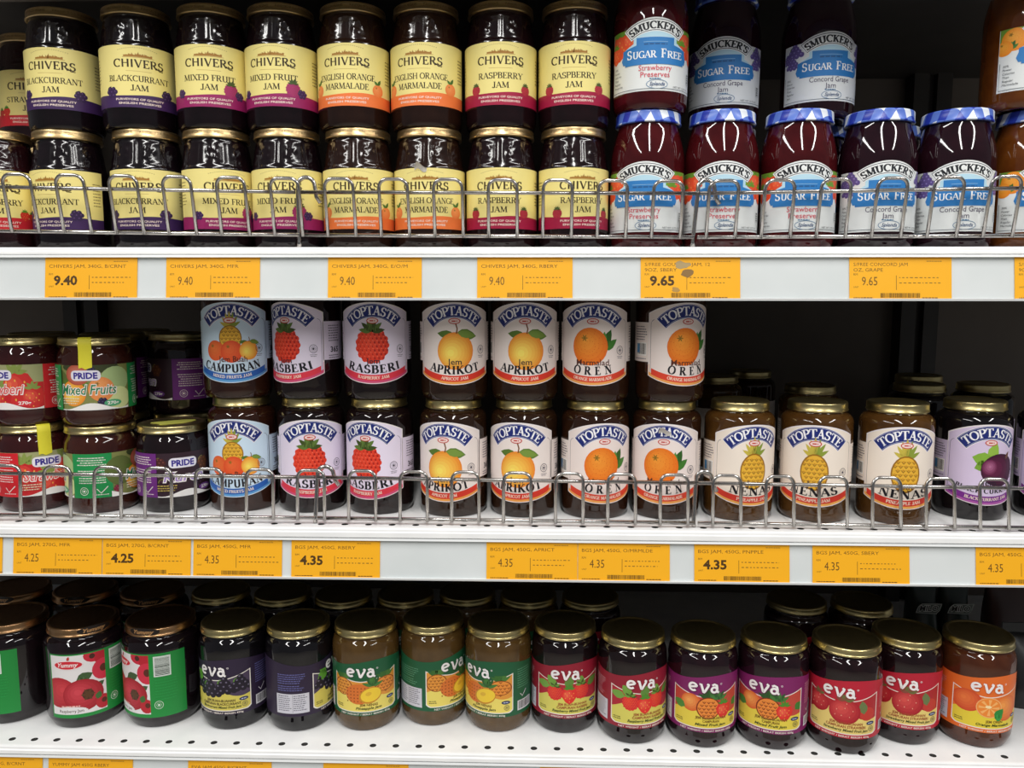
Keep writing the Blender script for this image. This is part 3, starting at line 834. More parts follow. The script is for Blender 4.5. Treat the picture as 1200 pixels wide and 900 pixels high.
def art_yummy():
    G = '#1f8a3c'
    a = Art((-46, 53, 16, 88))
    a.rect(-46, 16, 70, 88, G)
    a.rect(-44.5, 20, 14, 86.5, '#e6e2e2')
    a.clipbox = (-44.5, 14, 20, 86.5)
    a.ell(4, 84, 12, 8, '#c8283c', 16); a.ell(10, 80, 7, 9, '#b8202f', 16); a.ell(12, 66, 12, 12, '#cf3046', 18); a.ell(12, 67, 4, 4.4, '#5a2a1c', 12); a.ell(1, 83, 3, 3, '#4a241a', 10)
    for k, (u, v, L_, w_, g) in enumerate(((-16, 58, 18, 11, 20), (-16, 58, 14, 9, -12), (0, 45, 14, 8, 30))): a.leaf(u, v, L_, w_, g, '#3f5a34' if k != 1 else '#587548', same=k > 0)
    a.grad(-35, 45, 19, 17, '#a8202c', '#cf4048', .2, .2)
    a.grad(-10, 41, 21, 18, '#a01c28', '#d04450', -.25, .2); a.ell(-5, 41, 6, 6, '#4a2a1c', 14)
    for k, g in enumerate(range(0, 360, 60)): a.leaf(-5, 41, 7.5, 3, g, '#5a3a20', same=k > 0)
    a.ell(10, 29, 8, 8, '#b82430', 14); a.ell(11, 30, 3, 3, '#5a2a1c', 10); a.leaf(4, 33, 9, 7, 70, '#3f6a34')
    a.rect(-40, 20.5, -6, 25, '#e6e2e2'); a.ell(-23, 25, 16, 3.6, '#e6e2e2', 18)
    a.text('Raspberry Jam', -23, 22.4, 3.2, '#4a3a2c', w=26, bold=.01)
    a.words(-34, -12, 28.6, 1, 1, 1.4, '#f0b8b0', 3, True)
    a.clipbox = None
    a.ell(-24, 76, 16, 5.2, '#f0dadb', 22); a.ell(-24, 76, 15, 4.4, '#cf2434', 22)
    a.text('Yummy', -24, 74, 4.6, '#f4e8e6', w=22, bold=.02, shear=.3)
    a.leaf(-24, 81, 5, 3, 70, '#c23a34')
    a.rect(19, 62, 37, 85, '#d6dcd6')
    g = random.Random(5)
    ps, y = [], 63.5
    while y < 83.5:
        t = g.choice((.3, .5, .8)); ps.append([(20.5, y), (35.5, y), (35.5, y+t), (20.5, y+t)]); y += t+g.choice((.4, .6))
    a.add('#2c3a30', ps)
    a.words(20, 48, 58, 8, 3.2, .9, '#2a9a4a', 6)
    a.halal(23, 30, 4.4, '#d8ead8')
    return a

# ---------------------------------------------------------------- the setting
SHELF3, SHELF2, SHELF1 = 0.86, 1.10694, 1.39446
SHELF0, SHELF4 = 0.613, SHELF1 + 0.3000
BACK = 0.47
X0, X1 = -0.95, 0.95

def structure(o):
    o['kind'] = 'structure'
    return o
m_floor = noisy('floor_tile', '#b9b4aa', '#c6c2b8', 6, 0.25)
m_back = noisy('dark_back_panel', '#5a5047', '#62584e', 9, 0.55)
mb = MB(); mb.box(-3, 3, -4.2, 0.8, -0.04, 0.0)
structure(mb.build('floor', [m_floor]))
mb = MB(); mb.box(-1.6, 1.6, BACK, BACK+0.02, 0.0, 2.1)
structure(mb.build('wall_back', [m_back]))
m_upright = noisy('dark_steel', '#2a2520', '#302a25', 30, 0.5, 0.0)
for x in (-0.72, 0.59):
    mb = MB()
    mb.box(x-0.028, x-0.006, BACK-0.03, BACK, 0.0, 2.1)
    mb.box(x+0.006, x+0.028, BACK-0.03, BACK, 0.0, 2.1)
    mb.box(x-0.006, x+0.006, BACK-0.018, BACK, 0.0, 2.1)
    structure(mb.build('trim_%d' % (1 if x < 0 else 2), [m_upright]))

m_white = noisy('white_enamel', '#e9e9e9', '#f1f1f0', 25, 0.33, spec=0.5)
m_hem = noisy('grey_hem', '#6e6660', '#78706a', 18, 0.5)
m_under = noisy('shaded_underside', '#2a2622', '#322d29', 18, 0.5)  # underside of the white deck, its shade put into the colour
m_chan = noisy('grey_channel', '#cfd4d4', '#d6dada', 14, 0.3)
m_chan_edge = mat('#e4e6e6', 0.25)
m_hole = mat('#15130f', 0.7)  # hole walls and bottoms: shade of the hollow deck painted dark

def hole_strip(mb, x0, pitch, n, y0, y1, z, yc, rx, ry, depth):
    """deck strip with a row of round punched holes, each with its own wall and dark bottom"""
    N = 12
    for k in range(n):
        xc = x0 + k*pitch
        a, b = xc-pitch/2, xc+pitch/2
        base = len(mb.v)
        sq, ci = [], []
        for i in range(N):
            t = 2*PI*i/N + PI/N
            c, s = math.cos(t), math.sin(t)
            mx = max(abs(c), abs(s))
            px, py = c/mx, s/mx
            sq.append((xc+px*pitch/2, yc + (py*(y1-yc) if py > 0 else py*(yc-y0)), z))
            ci.append((xc+rx*c, yc+ry*s, z))
        mb.v += sq + ci + [(x, y, z-depth) for x, y, _ in ci]
        for i in range(N):
            j = (i+1) % N
            mb.f.append((base+i, base+j, base+N+j, base+N+i)); mb.m.append(0); mb.sm.append(False)
            mb.f.append((base+N+i, base+N+j, base+2*N+j, base+2*N+i)); mb.m.append(1); mb.sm.append(True)
        mb.f.append(tuple(base+2*N+i for i in range(N))); mb.m.append(1); mb.sm.append(False)

SHELF_LABELS = {
 SHELF4: 'white metal shelf overhead, only its underside showing at the top of the photo',
 SHELF1: 'upper white metal shelf carrying cream labelled jars behind a leaning wire guard',
 SHELF2: 'middle white metal shelf with punched holes, carrying jars with arched labels',
 SHELF3: 'lowest white metal shelf in view, with punched holes and no wire guard',
}
def make_shelf(z, lipdrop, holes):
    t = thing('shelf', SHELF_LABELS[z], 'shelf', (0, 0, z), 0, 'white gondola shelves')
    mb = MB()
    if holes:
        hole_strip(mb, -0.94941, 0.025, 77, 0.0026, 0.0226, 0, 0.0125, 0.0037, 0.0034, 0.0050)
        mb.box(X0-.012, X1+.03, 0.0226, BACK, -0.0016, 0)
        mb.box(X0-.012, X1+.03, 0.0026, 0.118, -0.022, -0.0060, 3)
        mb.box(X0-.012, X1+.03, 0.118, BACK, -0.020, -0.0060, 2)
    else:
        mb.box(X0-.012, X1+.03, 0.0026, BACK, -0.0016, 0)
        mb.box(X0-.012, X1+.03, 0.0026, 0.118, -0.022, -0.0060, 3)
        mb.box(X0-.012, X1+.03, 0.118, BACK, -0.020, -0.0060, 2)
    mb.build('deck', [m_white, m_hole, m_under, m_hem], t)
    # rolled front lip
    mb = MB()
    d = lipdrop
    mb.prism([(0.0026, 0.0), (0.0008, -0.0004), (0.0, -0.0016), (-0.0003, -0.0036), (-0.0016, -0.0046), (-0.0020, -d+0.001), (-0.0012, -d), (0.004, -d), (0.004, -0.002)], X0-.012, X1+.03)
    mb.build('lip', [m_white], t)
    # price channel: sloping back plate, small top hood and a clear bottom catch
    mb = MB()
    zt, zb = -d-0.0006, -0.0525
    yt, yb = 0.0008, -0.0050
    mb.prism([(yt, zt), (yb, zb), (yb+0.0025, zb), (yt+0.003, zt)], X0-.012, X1+.03, 0)
    mb.prism([(-0.0024, zt+0.0004), (-0.0030, zt-0.0018), (-0.0022, zt-0.0020), (0.001, zt-0.0004)], X0-.012, X1+.03, 1)
    mb.prism([(yb-0.0004, zb), (yb-0.0030, zb-0.0002), (yb-0.0036, zb+0.0020), (yb-0.0030, zb+0.0022), (yb-0.0024, zb+0.0008), (yb, zb+0.0009)], X0-.012, X1+.03, 1)
    mb.build('price_channel', [m_chan, m_chan_edge], t)
    return t
make_shelf(SHELF4, 0.0078, False)
make_shelf(SHELF1, 0.0078, True)
make_shelf(SHELF2, 0.0102, True)
make_shelf(SHELF3, 0.0090, True)

# ---------------------------------------------------------------- jars: bodies, lids, labels
def glass(c, c2=None, rough=0.05):
    return noisy('jam_glass_' + c.lstrip('#'), c, c2 or c, 60, rough, spec=0.55)
JAM = {
 ('chivers', 'blackcurrant'): ('#0d080b', '#140b10'), ('chivers', 'mixed'): ('#0f070a', '#160a0e'), ('chivers', 'orange'): ('#1e0f0a', '#26140d'),
 ('chivers', 'raspberry'): ('#14080a', '#1c0b0e'), ('chivers', 'strawberry'): ('#1c0a0d', '#260d11'),
 ('smucker', 'strawberry'): ('#3a0a0e', '#460f12'), ('smucker', 'grape'): ('#1c0a12', '#240e16'), ('smucker', 'orange'): ('#55290c', '#633510'),
 ('top', 'campuran'): ('#27120d', '#30180e'), ('top', 'rasberi'): ('#130b0b', '#1a0f0f'), ('top', 'aprikot'): ('#22130b', '#2a190e'), ('top', 'oren'): ('#25130b', '#2e190d'),
 ('top', 'nenas'): ('#432910', '#4e3315'), ('top', 'blackcurrant'): ('#0d090b', '#130f11'),
 ('pride', 'strawberry'): ('#321113', '#3b1616'), ('pride', 'mixed'): ('#331511', '#3c1c14'), ('pride', 'currant'): ('#140b0e', '#1b0f12'),
 ('eva', 'blackcurrant'): ('#0d0b0e', '#131014'), ('eva', 'pineapple'): ('#4d3719', '#594120'), ('eva', 'raspberry'): ('#12090b', '#1a0e10'),
 ('eva', 'mixed'): ('#180b11', '#200e14'), ('eva', 'strawberry'): ('#16090c', '#1e0d10'), ('eva', 'orange'): ('#452010', '#502916'),
 ('yummy', 'raspberry'): ('#120b0e', '#190f13'),
}
H = {'chivers': .1215, 'smucker': .137, 'top': .1275, 'pride': .097, 'eva': .1175, 'yummy': .1165}
VMAP = {'chivers': (15, 80, 19.5, 80), 'smucker': (16, 92, 16, 85.3), 'top': (14.5, 98, 17.5, 105), 'pride': (18, 66, 18.5, 67.5), 'eva': (15, 83, 20.5, 85), 'yummy': (16, 88, 15, 89.5)}
RAD = {'chivers': .0370, 'smucker': .0380, 'top': .0373, 'pride': .0385, 'eva': .0378, 'yummy': .0425}
LIDR = {'chivers': .0338, 'smucker': .0335, 'top': .0312, 'pride': .0368, 'eva': .0352, 'yummy': .0378}
LIDH = {'chivers': .0098, 'smucker': .0125, 'top': .0105, 'pride': .0090, 'eva': .0092, 'yummy': .0100}

def chivers_emboss(t, z):
    """moulded windows with fruit lumps round the shoulder"""
    if not 0.0835 < z < 0.1090: return 0.0
    n = 8
    k = (t/(2*PI)*n) % 1.0
    u = abs(k-.5)*2           # 0 in the middle of a window, 1 on its edge
    q = abs((z-0.0965)/0.0120)
    e = max(u, q)
    fade = min(1, (z-0.0835)/.003, (0.1090-z)/.003)
    h = 0.0
    if .72 < e < .92: h += 0.00028*math.sin((e-.72)/.2*PI)
    a, b = (k-.5)*9, (z-0.0965)/0.0042
    i = int(t/(2*PI)*n)
    for (x, y, s) in ((-1.2, -.6, 1), (1.1, .4, 1), (0, 1.2, .8), (.2, -1.3, .7), (-1.5, 1.0, .6)):
        x += .5*math.sin(i*2.3+y); y += .4*math.cos(i*1.7+x)
        d = ((a-x)**2 + (b-y)**2)/(s*s)
        if d < 1: h += 0.00050*(1-d)**1.5
    return h*fade - .0004*u*u*fade

BODY_PROF = {
 'chivers': [(0, .0015), (.024, .0015), (.027, 0, .001), (.0345, 0, .002), (.0366, .006, .005), (.0366, .0165), (.0370, .0180), (.0370, .0810), (.0366, .0825, .001), (.0355, .0845)] +
            [(.0355-(.0355-.0318)*i/16, .0845+(.1085-.0845)*i/16) for i in range(1, 17)] + [(.0308, .1105), (.0312, .1120), (.0312, .117), (0, .117)],
 'smucker': [(0, .0015), (.024, .0015), (.027, 0, .001), (.0345, 0, .002), (.0375, .006, .005), (.0378, .0145), (.0380, .0155), (.0380, .0870), (.0378, .092), (.0370, .098), (.0354, .1055), (.0334, .1130), (.0317, .1185), (.0306, .123), (.0304, .126), (.0304, .131), (0, .131)],
 'top': [(0, .0015), (.025, .0015), (.028, 0, .001), (.0340, 0, .002), (.0369, .006, .006), (.0371, .0150), (.0373, .0160), (.0373, .1055), (.0370, .1075), (.0358, .1105), (.0335, .1130), (.0312, .1145), (.0297, .1155), (.0293, .1170), (.0293, .122), (0, .122)],
 'pride': [(0, .0015), (.025, .0015), (.028, 0, .001), (.0335, 0, .002), (.0375, .006, .007), (.0382, .0170), (.0385, .0180), (.0385, .0680), (.0383, .0720), (.0374, .0780), (.0358, .0820), (.0345, .0845), (.0340, .0870), (.0340, .092), (0, .092)],
 'eva': [(0, .0015), (.022, .0015), (.025, 0, .001), (.0325, 0, .003), (.0374, .011, .010), (.0376, .0185), (.0378, .0195), (.0378, .0880), (.0376, .0950), (.0366, .1000), (.0345, .1035), (.0330, .1048), (.0324, .1062), (.0324, .113), (0, .113)],
 'yummy': [(0, .0015), (.026, .0015), (.029, 0, .001), (.0365, 0, .003), (.0418, .010, .009), (.0422, .0138), (.0425, .0146), (.0425, .0905), (.0422, .0945), (.0408, .0985), (.0380, .1015), (.0358, .1030), (.0350, .1048), (.0350, .112), (0, .112)],
}
BODY = {}
def body_mesh(fam, fl):
    key = (fam, fl)
    if key not in BODY:
        prof = bez(BODY_PROF[fam])
        v, f = lathe(prof, 144 if fam == 'chivers' else 72, chivers_emboss if fam == 'chivers' else None)
        c = JAM[key]
        BODY[key] = mesh_from('glass_body', v, f, [glass(c[0], c[1], .13 if fam == 'chivers' else .05)])
    return BODY[key]

m_gold = noisy('gold_lid', '#cdbc84', '#d6c58e', 200, 0.31, 1.0)
m_tan = noisy('tan_gold_lid', '#c9ad7c', '#d1b686', 200, 0.36, 1.0)
m_copper = noisy('copper_lid', '#b98f64', '#c49a70', 200, 0.28, 1.0)
def gingham():
    mm = bpy.data.materials.new('gingham_lid')
    mm.use_nodes = True
    nt = mm.node_tree
    b = nt.nodes['Principled BSDF']
    tc = nt.nodes.new('ShaderNodeTexCoord')
    sep = nt.nodes.new('ShaderNodeSeparateXYZ')
    nt.links.new(tc.outputs['Object'], sep.inputs[0])
    def math_(op, a, bb):
        n = nt.nodes.new('ShaderNodeMath'); n.operation = op
        for i, q in enumerate((a, bb)):
            if isinstance(q, (int, float)): n.inputs[i].default_value = q
            elif q is not None: nt.links.new(q, n.inputs[i])
        return n.outputs[0]
    z = math_('MULTIPLY', sep.outputs['Z'], 0.55)
    def stripe(o):
        s = math_('FRACT', math_('MULTIPLY', math_('ADD', o, 1.0), 1/0.0235), None)
        return math_('GREATER_THAN', s, 0.5)
    sx = stripe(math_('ADD', math_('ADD', sep.outputs['X'], sep.outputs['Y']), z))
    sy = stripe(math_('SUBTRACT', math_('SUBTRACT', sep.outputs['X'], sep.outputs['Y']), z))
    tot = math_('MULTIPLY', math_('ADD', sx, sy), 0.5)
    r = nt.nodes.new('ShaderNodeValToRGB')
    r.color_ramp.interpolation = 'CONSTANT'
    r.color_ramp.elements[0].color = lin('#e6ecf5')
    r.color_ramp.elements[1].position = 0.25
    r.color_ramp.elements[1].color = lin('#5a78cc')
    e = r.color_ramp.elements.new(0.75); e.color = lin('#2438a4')
    nt.links.new(tot, r.inputs['Fac'])
    nt.links.new(r.outputs['Color'], b.inputs['Base Color'])
    b.inputs['Roughness'].default_value = 0.3
    return mm
m_gingham = gingham()

LID = {}
def lid_mesh(fam):
    if fam not in LID:
        R, h, H_ = LIDR[fam], LIDH[fam], H[fam]
        b = H_-h
        prof = bez([(R-.004, b+.0012), (R-.0012, b), (R+.0002, b+.0006, .0005), (R+.0002, b+.0020, .0005), (R-.0004, b+.0026), (R-.0004, H_-.0028), (R-.0006, H_-.0010, .001), (R-.0024, H_, .0012), (R-.0040, H_-.0001), (R-.0052, H_-.0010, .0006), (R-.011, H_-.0012), (0, H_-.0012)], 4)
        v, f = lathe(prof, 80)
        mt = {'smucker': m_gingham, 'chivers': m_tan, 'yummy': m_copper}.get(fam, m_gold)
        me = mesh_from('lid', v, f, [mt])
        txt = None
        if fam in ('chivers', 'pride', 'yummy'):
            a = Art(None)
            if fam == 'chivers':
                for k in range(4):
                    a.text('PURVEYORS OF QUALITY ENGLISH PRESERVES', -78+k*53, (b+.0044)*1000, 2.2, '#5a431e', w=46, same=k > 0)
            elif fam == 'pride':
                a.text('EXP 2021', 14, (b+.0042)*1000, 3.0, '#4a3c18', w=16)
            else:
                a.ell(6, (b+.0062)*1000, 18, 4.6, '#1a120e', 24)
                a.text('Yummy', 6, (b+.0042)*1000, 4.2, '#b98a58', w=24, bold=.03, shear=.3)
            txt = a.mesh('lid_print', R-.0004)
            bm = bmesh.new(); bm.from_mesh(me)
            n0 = len(bm.faces)
            bm.from_mesh(txt)
            bm.faces.ensure_lookup_table()
            for i in range(n0, len(bm.faces)): bm.faces[i].material_index += 1
            bm.to_mesh(me); bm.free()
            for q in txt.materials: me.materials.append(q)
        LID[fam] = me
    return LID[fam]

LAB = {}
def label_meshes(fam, fl):
    key = (fam, fl)
    if key not in LAB:
        fn = {'chivers': art_chivers, 'smucker': art_smucker, 'top': art_top, 'pride': art_pride, 'eva': art_eva}.get(fam)
        a = fn(fl) if fn else art_yummy()
        out = [('front_label' if fam == 'top' else 'paper_label', a.mesh('label_print', RAD[fam], vmap=VMAP[fam]))]
        if fam == 'top': out.append(('back_label', art_top_back(fl).mesh('back_label_print', RAD[fam], vmap=VMAP[fam])))
        LAB[key] = out
    return LAB[key]

m_tape = mat('#e6dc3a', 0.5)
m_sticker = mat('#c9c85a', 0.55)
m_flake = mat('#ddd8d2', 0.7)
def tape_mesh(fam, phi, wid=.0135, z_end=.064):
    R, H_, rb = LIDR[fam], H[fam], RAD[fam]
    o = .0007
    path = [(.012, H_-.0003), (R-.005, H_+o*.5), (R-.002, H_+o*.7), (R+o, H_-.0015), (R+.0004+o, H_-LIDH[fam]), (rb-.001, H_-LIDH[fam]-.006), (rb+o, .0655), (rb+o, z_end)]
    v, f = [], []
    K = 5
    for i, (r, z) in enumerate(path):
        for k in range(K):
            s = (k/(K-1)-.5)*wid
            t = phi + s/max(r, .02)
            v.append((r*math.sin(t), -r*math.cos(t), z + (.0012*math.sin(k*2.1) if i == len(path)-1 else 0)))
    for i in range(len(path)-1):
        for k in range(K-1):
            f.append((i*K+k, i*K+k+1, (i+1)*K+k+1, (i+1)*K+k))
    me = mesh_from('tape_strip', v, f, [m_tape])
    return me
def flake_mesh(r, t0, z):
    """a torn tongue of label paper curling away from the jar"""
    v, f = [], []
    n = 8
    for i in range(n+1):
        s = i/n
        t = t0 + (s-.5)*.34
        lift = .0012 + .0055*math.sin(s*PI)*(.6+.4*math.sin(s*5))
        for k, (dz, dr) in enumerate(((0, .0004), (.0035, .5), (.0062*(.5+.5*math.sin(s*PI)), 1.0))):
            q = r + .0004 + lift*(dr if k else .15)
            v.append((q*math.sin(t), -q*math.cos(t), z + dz + .002*math.sin(s*6)))
    for i in range(n):
        for k in range(2):
            f.append((i*3+k, (i+1)*3+k, (i+1)*3+k+1, i*3+k+1))
    return mesh_from('torn_flake', v, f, [m_flake])

GROUPS = {'chivers': 'cream-labelled jam jars', 'smucker': 'jam jars with blue and white checked lids', 'top': 'jam jars with tall arched labels', 'pride': 'squat jam jars with wrap-around fruit labels', 'eva': 'tall gold-lidded jars on the lowest shelf', 'yummy': 'wide jars with green and white raspberry labels'}
JARS = []
def place_jar(fam, fl, x, y, z, rot, label, far=False):
    fl = fl or 'raspberry'
    t = thing('jam_jar', label, 'jar', (x, y, z), math.radians(rot), GROUPS[fam] if not far else 'jars standing in the shadow behind the front rows')
    new_obj('glass_body', body_mesh(fam, fl), t)
    o = new_obj('lid', lid_mesh(fam), t)
    if fam in ('smucker',): o['label'] = 'blue and white checked lid'
    for nm, me in label_meshes(fam, fl):
        new_obj(nm, me, t)
    JARS.append(t)
    return t

# ---------------------------------------------------------------- wire guards along the front of the two upper shelves
m_wire = noisy('chrome_wire', '#b4b0ac', '#bdb9b5', 120, 0.24, 1.0)
def wire_guard(label, shelf, x0, x1, hoops, a, b, hook):
    """a, b: (y_bottom, z_bottom, y_rail, z_rail, z_top) above the shelf at the left and right end; hoops: left leg x of each"""
    t = thing('wire_guard', label, 'wire guard', (0, 0, shelf), 0, 'chrome wire shelf guards')
    L = lambda x: [p+(q-p)*(x-x0)/(x1-x0) for p, q in zip(a, b)]
    def rail(name, iy, iz, r):
        mb = MB(); p, q = L(x0), L(x1)
        mb.tube([(x0, p[iy], p[iz]), (x0+(x1-x0)*.5, (p[iy]+q[iy])/2, (p[iz]+q[iz])/2), (x1, q[iy], q[iz])], r, 10)
        mb.build(name, [m_wire], t)
    rail('top_rail', 2, 3, .0020)
    rail('bottom_rail', 0, 1, .0020)
    W = .0285
    for hx in hoops:
        mb = MB()
        pts = []
        def P(x, s):   # s = 0 at the bottom rail, 1 at the hoop's top; just in front of the rails
            yb, zb, yr, zr, zt = L(x)
            k = (zt-zb)*s
            sl = (yr-yb)/(zr-zb)
            return (x, yb + sl*k - .0037, zb + k)
        rad = .0085
        zt = L(hx)[4]-L(hx)[1]
        pts.append(P(hx, -.03)); pts.append(P(hx, 1-rad/zt))
        for i in range(1, 6):
            t_ = PI - PI/2*i/5
            pts.append(P(hx+rad+rad*math.cos(t_), 1-rad/zt+rad/zt*math.sin(t_)))
        for i in range(0, 6):
            t_ = PI/2 - PI/2*i/5
            pts.append(P(hx+W-rad+rad*math.cos(t_), 1-rad/zt+rad/zt*math.sin(t_)))
        pts.append(P(hx+W, -.03))
        mb.tube(pts, .0018, 8)
        mb.build('hoop', [m_wire], t)
    if hook is not None:
        mb = MB()
        yb, zb, yr, zr, zt = L(hook)
        pts = [(hook-.002, yb+.002, 0.0006), (hook-.002, yb+.0036, .006), (hook, yr+.0040, zr-.004), (hook+.0005, yr+.0040, zt-.006)]
        for i in range(1, 9):
            q = PI - PI*1.0*i/8
            pts.append((hook+.0085+.0085*math.cos(q), yr+.0040+.0002*i, zt-.006+.0085*math.sin(q)))
        pts.append((hook+.0185, yr+.0052, zr-.004)); pts.append((hook+.0225, yr+.0060, zr-.010))
        mb.tube(pts, .0022, 10)
        mb.build('hook_post', [m_wire], t)
    return t
def hoop_xs(first, pitch, lo, hi):
    out, k = [], 0
    x = first
    while x > lo: x -= pitch
    x += pitch
    while x < hi-.03:
        out.append(x); x += pitch
    return out
T1 = [(-.70, (.016, .0195, .008, .0635, .0752)), (-.239, (.016, .0130, .008, .0546, .0672)), (.160, (.016, .0103, .008, .0523, .0633)), (.62, (.016, .0120, .008, .0585, .0690))]
T2 = [(-.70, (.013, .0066, .0165, .0515, .0610)), (-.2296, (.013, .0064, .0165, .0493, .0575)), (.168, (.012, .0052, .0160, .0466, .0555)), (.62, (.008, .0040, .0150, .0430, .0530))]
NAMES = ('left-hand', 'middle', 'right-hand')
for shelf, T, first, pitch, nm in ((SHELF1, T1, -.5347, .0542, 'top'), (SHELF2, T2, -.5475+.0285-.0541, .0541, 'middle')):
    for i in range(3):
        lab = ('forward-leaning chrome wire guard, %s length along the upper shelf' if nm == 'top' else 'upright chrome wire guard, %s length along the middle shelf') % NAMES[i]
        xs = [x for x in hoop_xs(first, pitch, -.70, .66) if T[i][0] <= x+.0142 < T[i+1][0]]
        wire_guard(lab, shelf, T[i][0]+(.0015 if i else 0), T[i+1][0]-.0015, xs, T[i][1], T[i+1][1], T[i][0] if i else None)

# ---------------------------------------------------------------- price tickets in the channels
def price_tag(shelf, xc, wid, d, name, price, bold, label, extra=None, stain=False):
    a = Art(None)
    Wm = wid*1000
    h = (0.0525-d-.0016)*1000 - .6
    a.rect(-Wm/2, 0, Wm/2, h, '#f2ae1c')
    k = h/42.0
    ink = '#6a4a1a'
    l = -Wm/2 + 4
    if extra: a.text(extra, l, h-9.8*k, 3.2, ink, w=min(Wm*.8, 2.9*len(extra)), align='l')
    a.text(name, l, h-(11.6 if not extra else 15.2)*k, 3.3, ink, w=min(Wm*.86, 3.15*len(name)), align='l')
    a.text('RM', l, h-19*k, 2.1, ink, w=4, align='l')
    a.text('UNIT', l, h-31*k, 1.6, ink, w=5, align='l', same=True)
    if bold: a.text(price, l+5, h-28.5*k, 8.8, '#4c3413', w=24, bold=.035, align='l')
    else: a.text(price, l+8, h-28.5*k, 8.2, ink, w=15, align='l')
    a.rect(l+41, h-33*k, l+41.5, h-19*k, ink)
    a.words(l+44, l+86 if Wm > 92 else l+82, h-21.5*k, 2, 5.2, .9, '#8a6420', int(abs(xc)*900)+1, gap=2.0)
    a.barcode(l+26, h-40.5*k, l+64, h-36*k, '#3c2a12', int(abs(xc)*700)+3)
    a.words(l, l+20, h-41*k, 1, 1, .9, ink, 4)
    a.words(l+66, l+84, h-41*k, 1, 1, .9, ink, 5)
    a.words(Wm/2-24, Wm/2-6, h-5.6*k, 1, 1, .8, '#a87a26', 6)
    if stain:
        g = random.Random(2)
        for q in range(3):
            pts = []
            for i in range(14):
                t_ = 2*PI*i/14
                r_ = g.uniform(.55, 1)
                cx, cy, rx, ry = ((-8, h-9, 9, 5), (-4, h-17, 8, 5), (-14, h-33, 5, 3))[q]
                pts.append((cx+rx*r_*math.cos(t_), cy+ry*r_*math.sin(t_)))
            a.poly(pts, ('#a9946a', '#8a6a3c', '#b08a4a')[q])
    me = a.mesh('price_tag', None, base_off=0.0005)
    # give the paper a back sheet so it is a thin slip and not a skin
    bm = bmesh.new(); bm.from_mesh(me)
    vs = [bm.verts.new((x, y, z)) for y in (-.0005, -.0001) for x, z in ((-wid/2, 0), (wid/2, 0), (wid/2, h/1000), (-wid/2, h/1000))]
    for q in ((4, 5, 6, 7), (0, 4, 7, 3), (1, 2, 6, 5), (0, 1, 5, 4), (3, 7, 6, 2)):
        bm.faces.new([vs[i] for i in q])
    bm.to_mesh(me); bm.free()
    o = new_obj('price_tag', me)
    zb, zt = -.0525+.0013, -d-.0006
    yb = -.0050
    yt = .0008
    ang = math.atan2(yt-yb, zt-(-.0525))
    o.location = (xc, yb-.0002, shelf+zb)
    o.rotation_euler = (-ang, 0, 0)
    tag(o, label, 'price tag', 'orange price tickets')
    return o
D1, D2, D3 = .0078, .0102, .0090
price_tag(SHELF1, -.4467, .0941, D1, 'CHIVERS JAM, 340G, B/CRNT', '9.40', True, 'orange ticket with bold 9.40 for blackcurrant jam, leftmost on the upper shelf edge')
price_tag(SHELF1, -.3227, .0949, D1, 'CHIVERS JAM, 340G, MFR', '9.40', False, 'orange ticket with thin 9.40 for mixed fruit jam, upper shelf edge')
price_tag(SHELF1, -.1598, .0938, D1, 'CHIVERS JAM, 340G, E/O/M', '9.40', False, 'orange ticket with thin 9.40 for orange marmalade on the upper shelf edge')
price_tag(SHELF1, -.0105, .0944, D1, 'CHIVERS JAM, 340G, RBERY', '9.40', False, 'orange ticket with thin 9.40 for raspberry jam on the upper shelf edge')
price_tag(SHELF1, .1524, .0974, D1, '9OZ, SBERY', '9.65', True, 'orange ticket with bold 9.65 and brown torn residue, upper shelf edge', 'S/FREE GOURMET JAM, 12', True)
price_tag(SHELF1, .3561, .0984, D1, 'OZ, GRAPE', '9.65', False, 'clean orange ticket with thin 9.65 on the upper shelf edge', 'S/FREE CONCORD JAM')
price_tag(SHELF1, .5102, .0891, D1, '9OZ, ORANGE', '9.65', True, 'orange ticket cut off by the right edge of the photo, upper shelf edge', 'S/FREE JAM')
price_tag(SHELF2, -.6013, .0844, D2, 'BGS JAM, 270G', '4.25', True, 'sliver of an orange ticket at the left edge of the photo, middle shelf edge')
price_tag(SHELF2, -.5000, .0945, D2, 'BGS JAM, 270G, MFR', '4.25', False, 'orange ticket with thin 4.25 beside the bold 4.25 ticket')
price_tag(SHELF2, -.4052, .0935, D2, 'BGS JAM, 270G, B/CRNT', '4.25', True, 'orange ticket with bold 4.25 for blackcurrant jam, middle shelf edge')
price_tag(SHELF2, -.3090, .0934, D2, 'BGS JAM, 450G, MFR', '4.35', False, 'orange ticket with thin 4.35 for mixed fruit jam, middle shelf edge')
price_tag(SHELF2, -.2061, .0927, D2, 'BGS JAM, 450G, RBERY', '4.35', True, 'orange ticket with bold 4.35 for raspberry jam, middle shelf edge')
price_tag(SHELF2, -.0023, .0938, D2, 'BGS JAM, 450G, APRICT', '4.35', False, 'orange ticket for apricot jam, left of two joined tickets')
price_tag(SHELF2, .0921, .0940, D2, 'BGS JAM, 450G, O/MRMLDE', '4.35', False, 'orange ticket for marmalade, right of two joined tickets, middle shelf edge')
price_tag(SHELF2, .2124, .0967, D2, 'BGS JAM, 450G, PNPPLE', '4.35', True, 'orange ticket with bold 4.35 for pineapple jam, middle shelf edge')
price_tag(SHELF2, .3327, .0976, D2, 'BGS JAM, 450G, SBERY', '4.35', False, 'orange ticket with thin 4.35 for strawberry jam, middle shelf edge')
price_tag(SHELF2, .4956, .0955, D2, 'BGS JAM, 450G, G/BERY', '4.35', False, 'orange ticket cut off by the right edge of the photo, middle shelf edge')
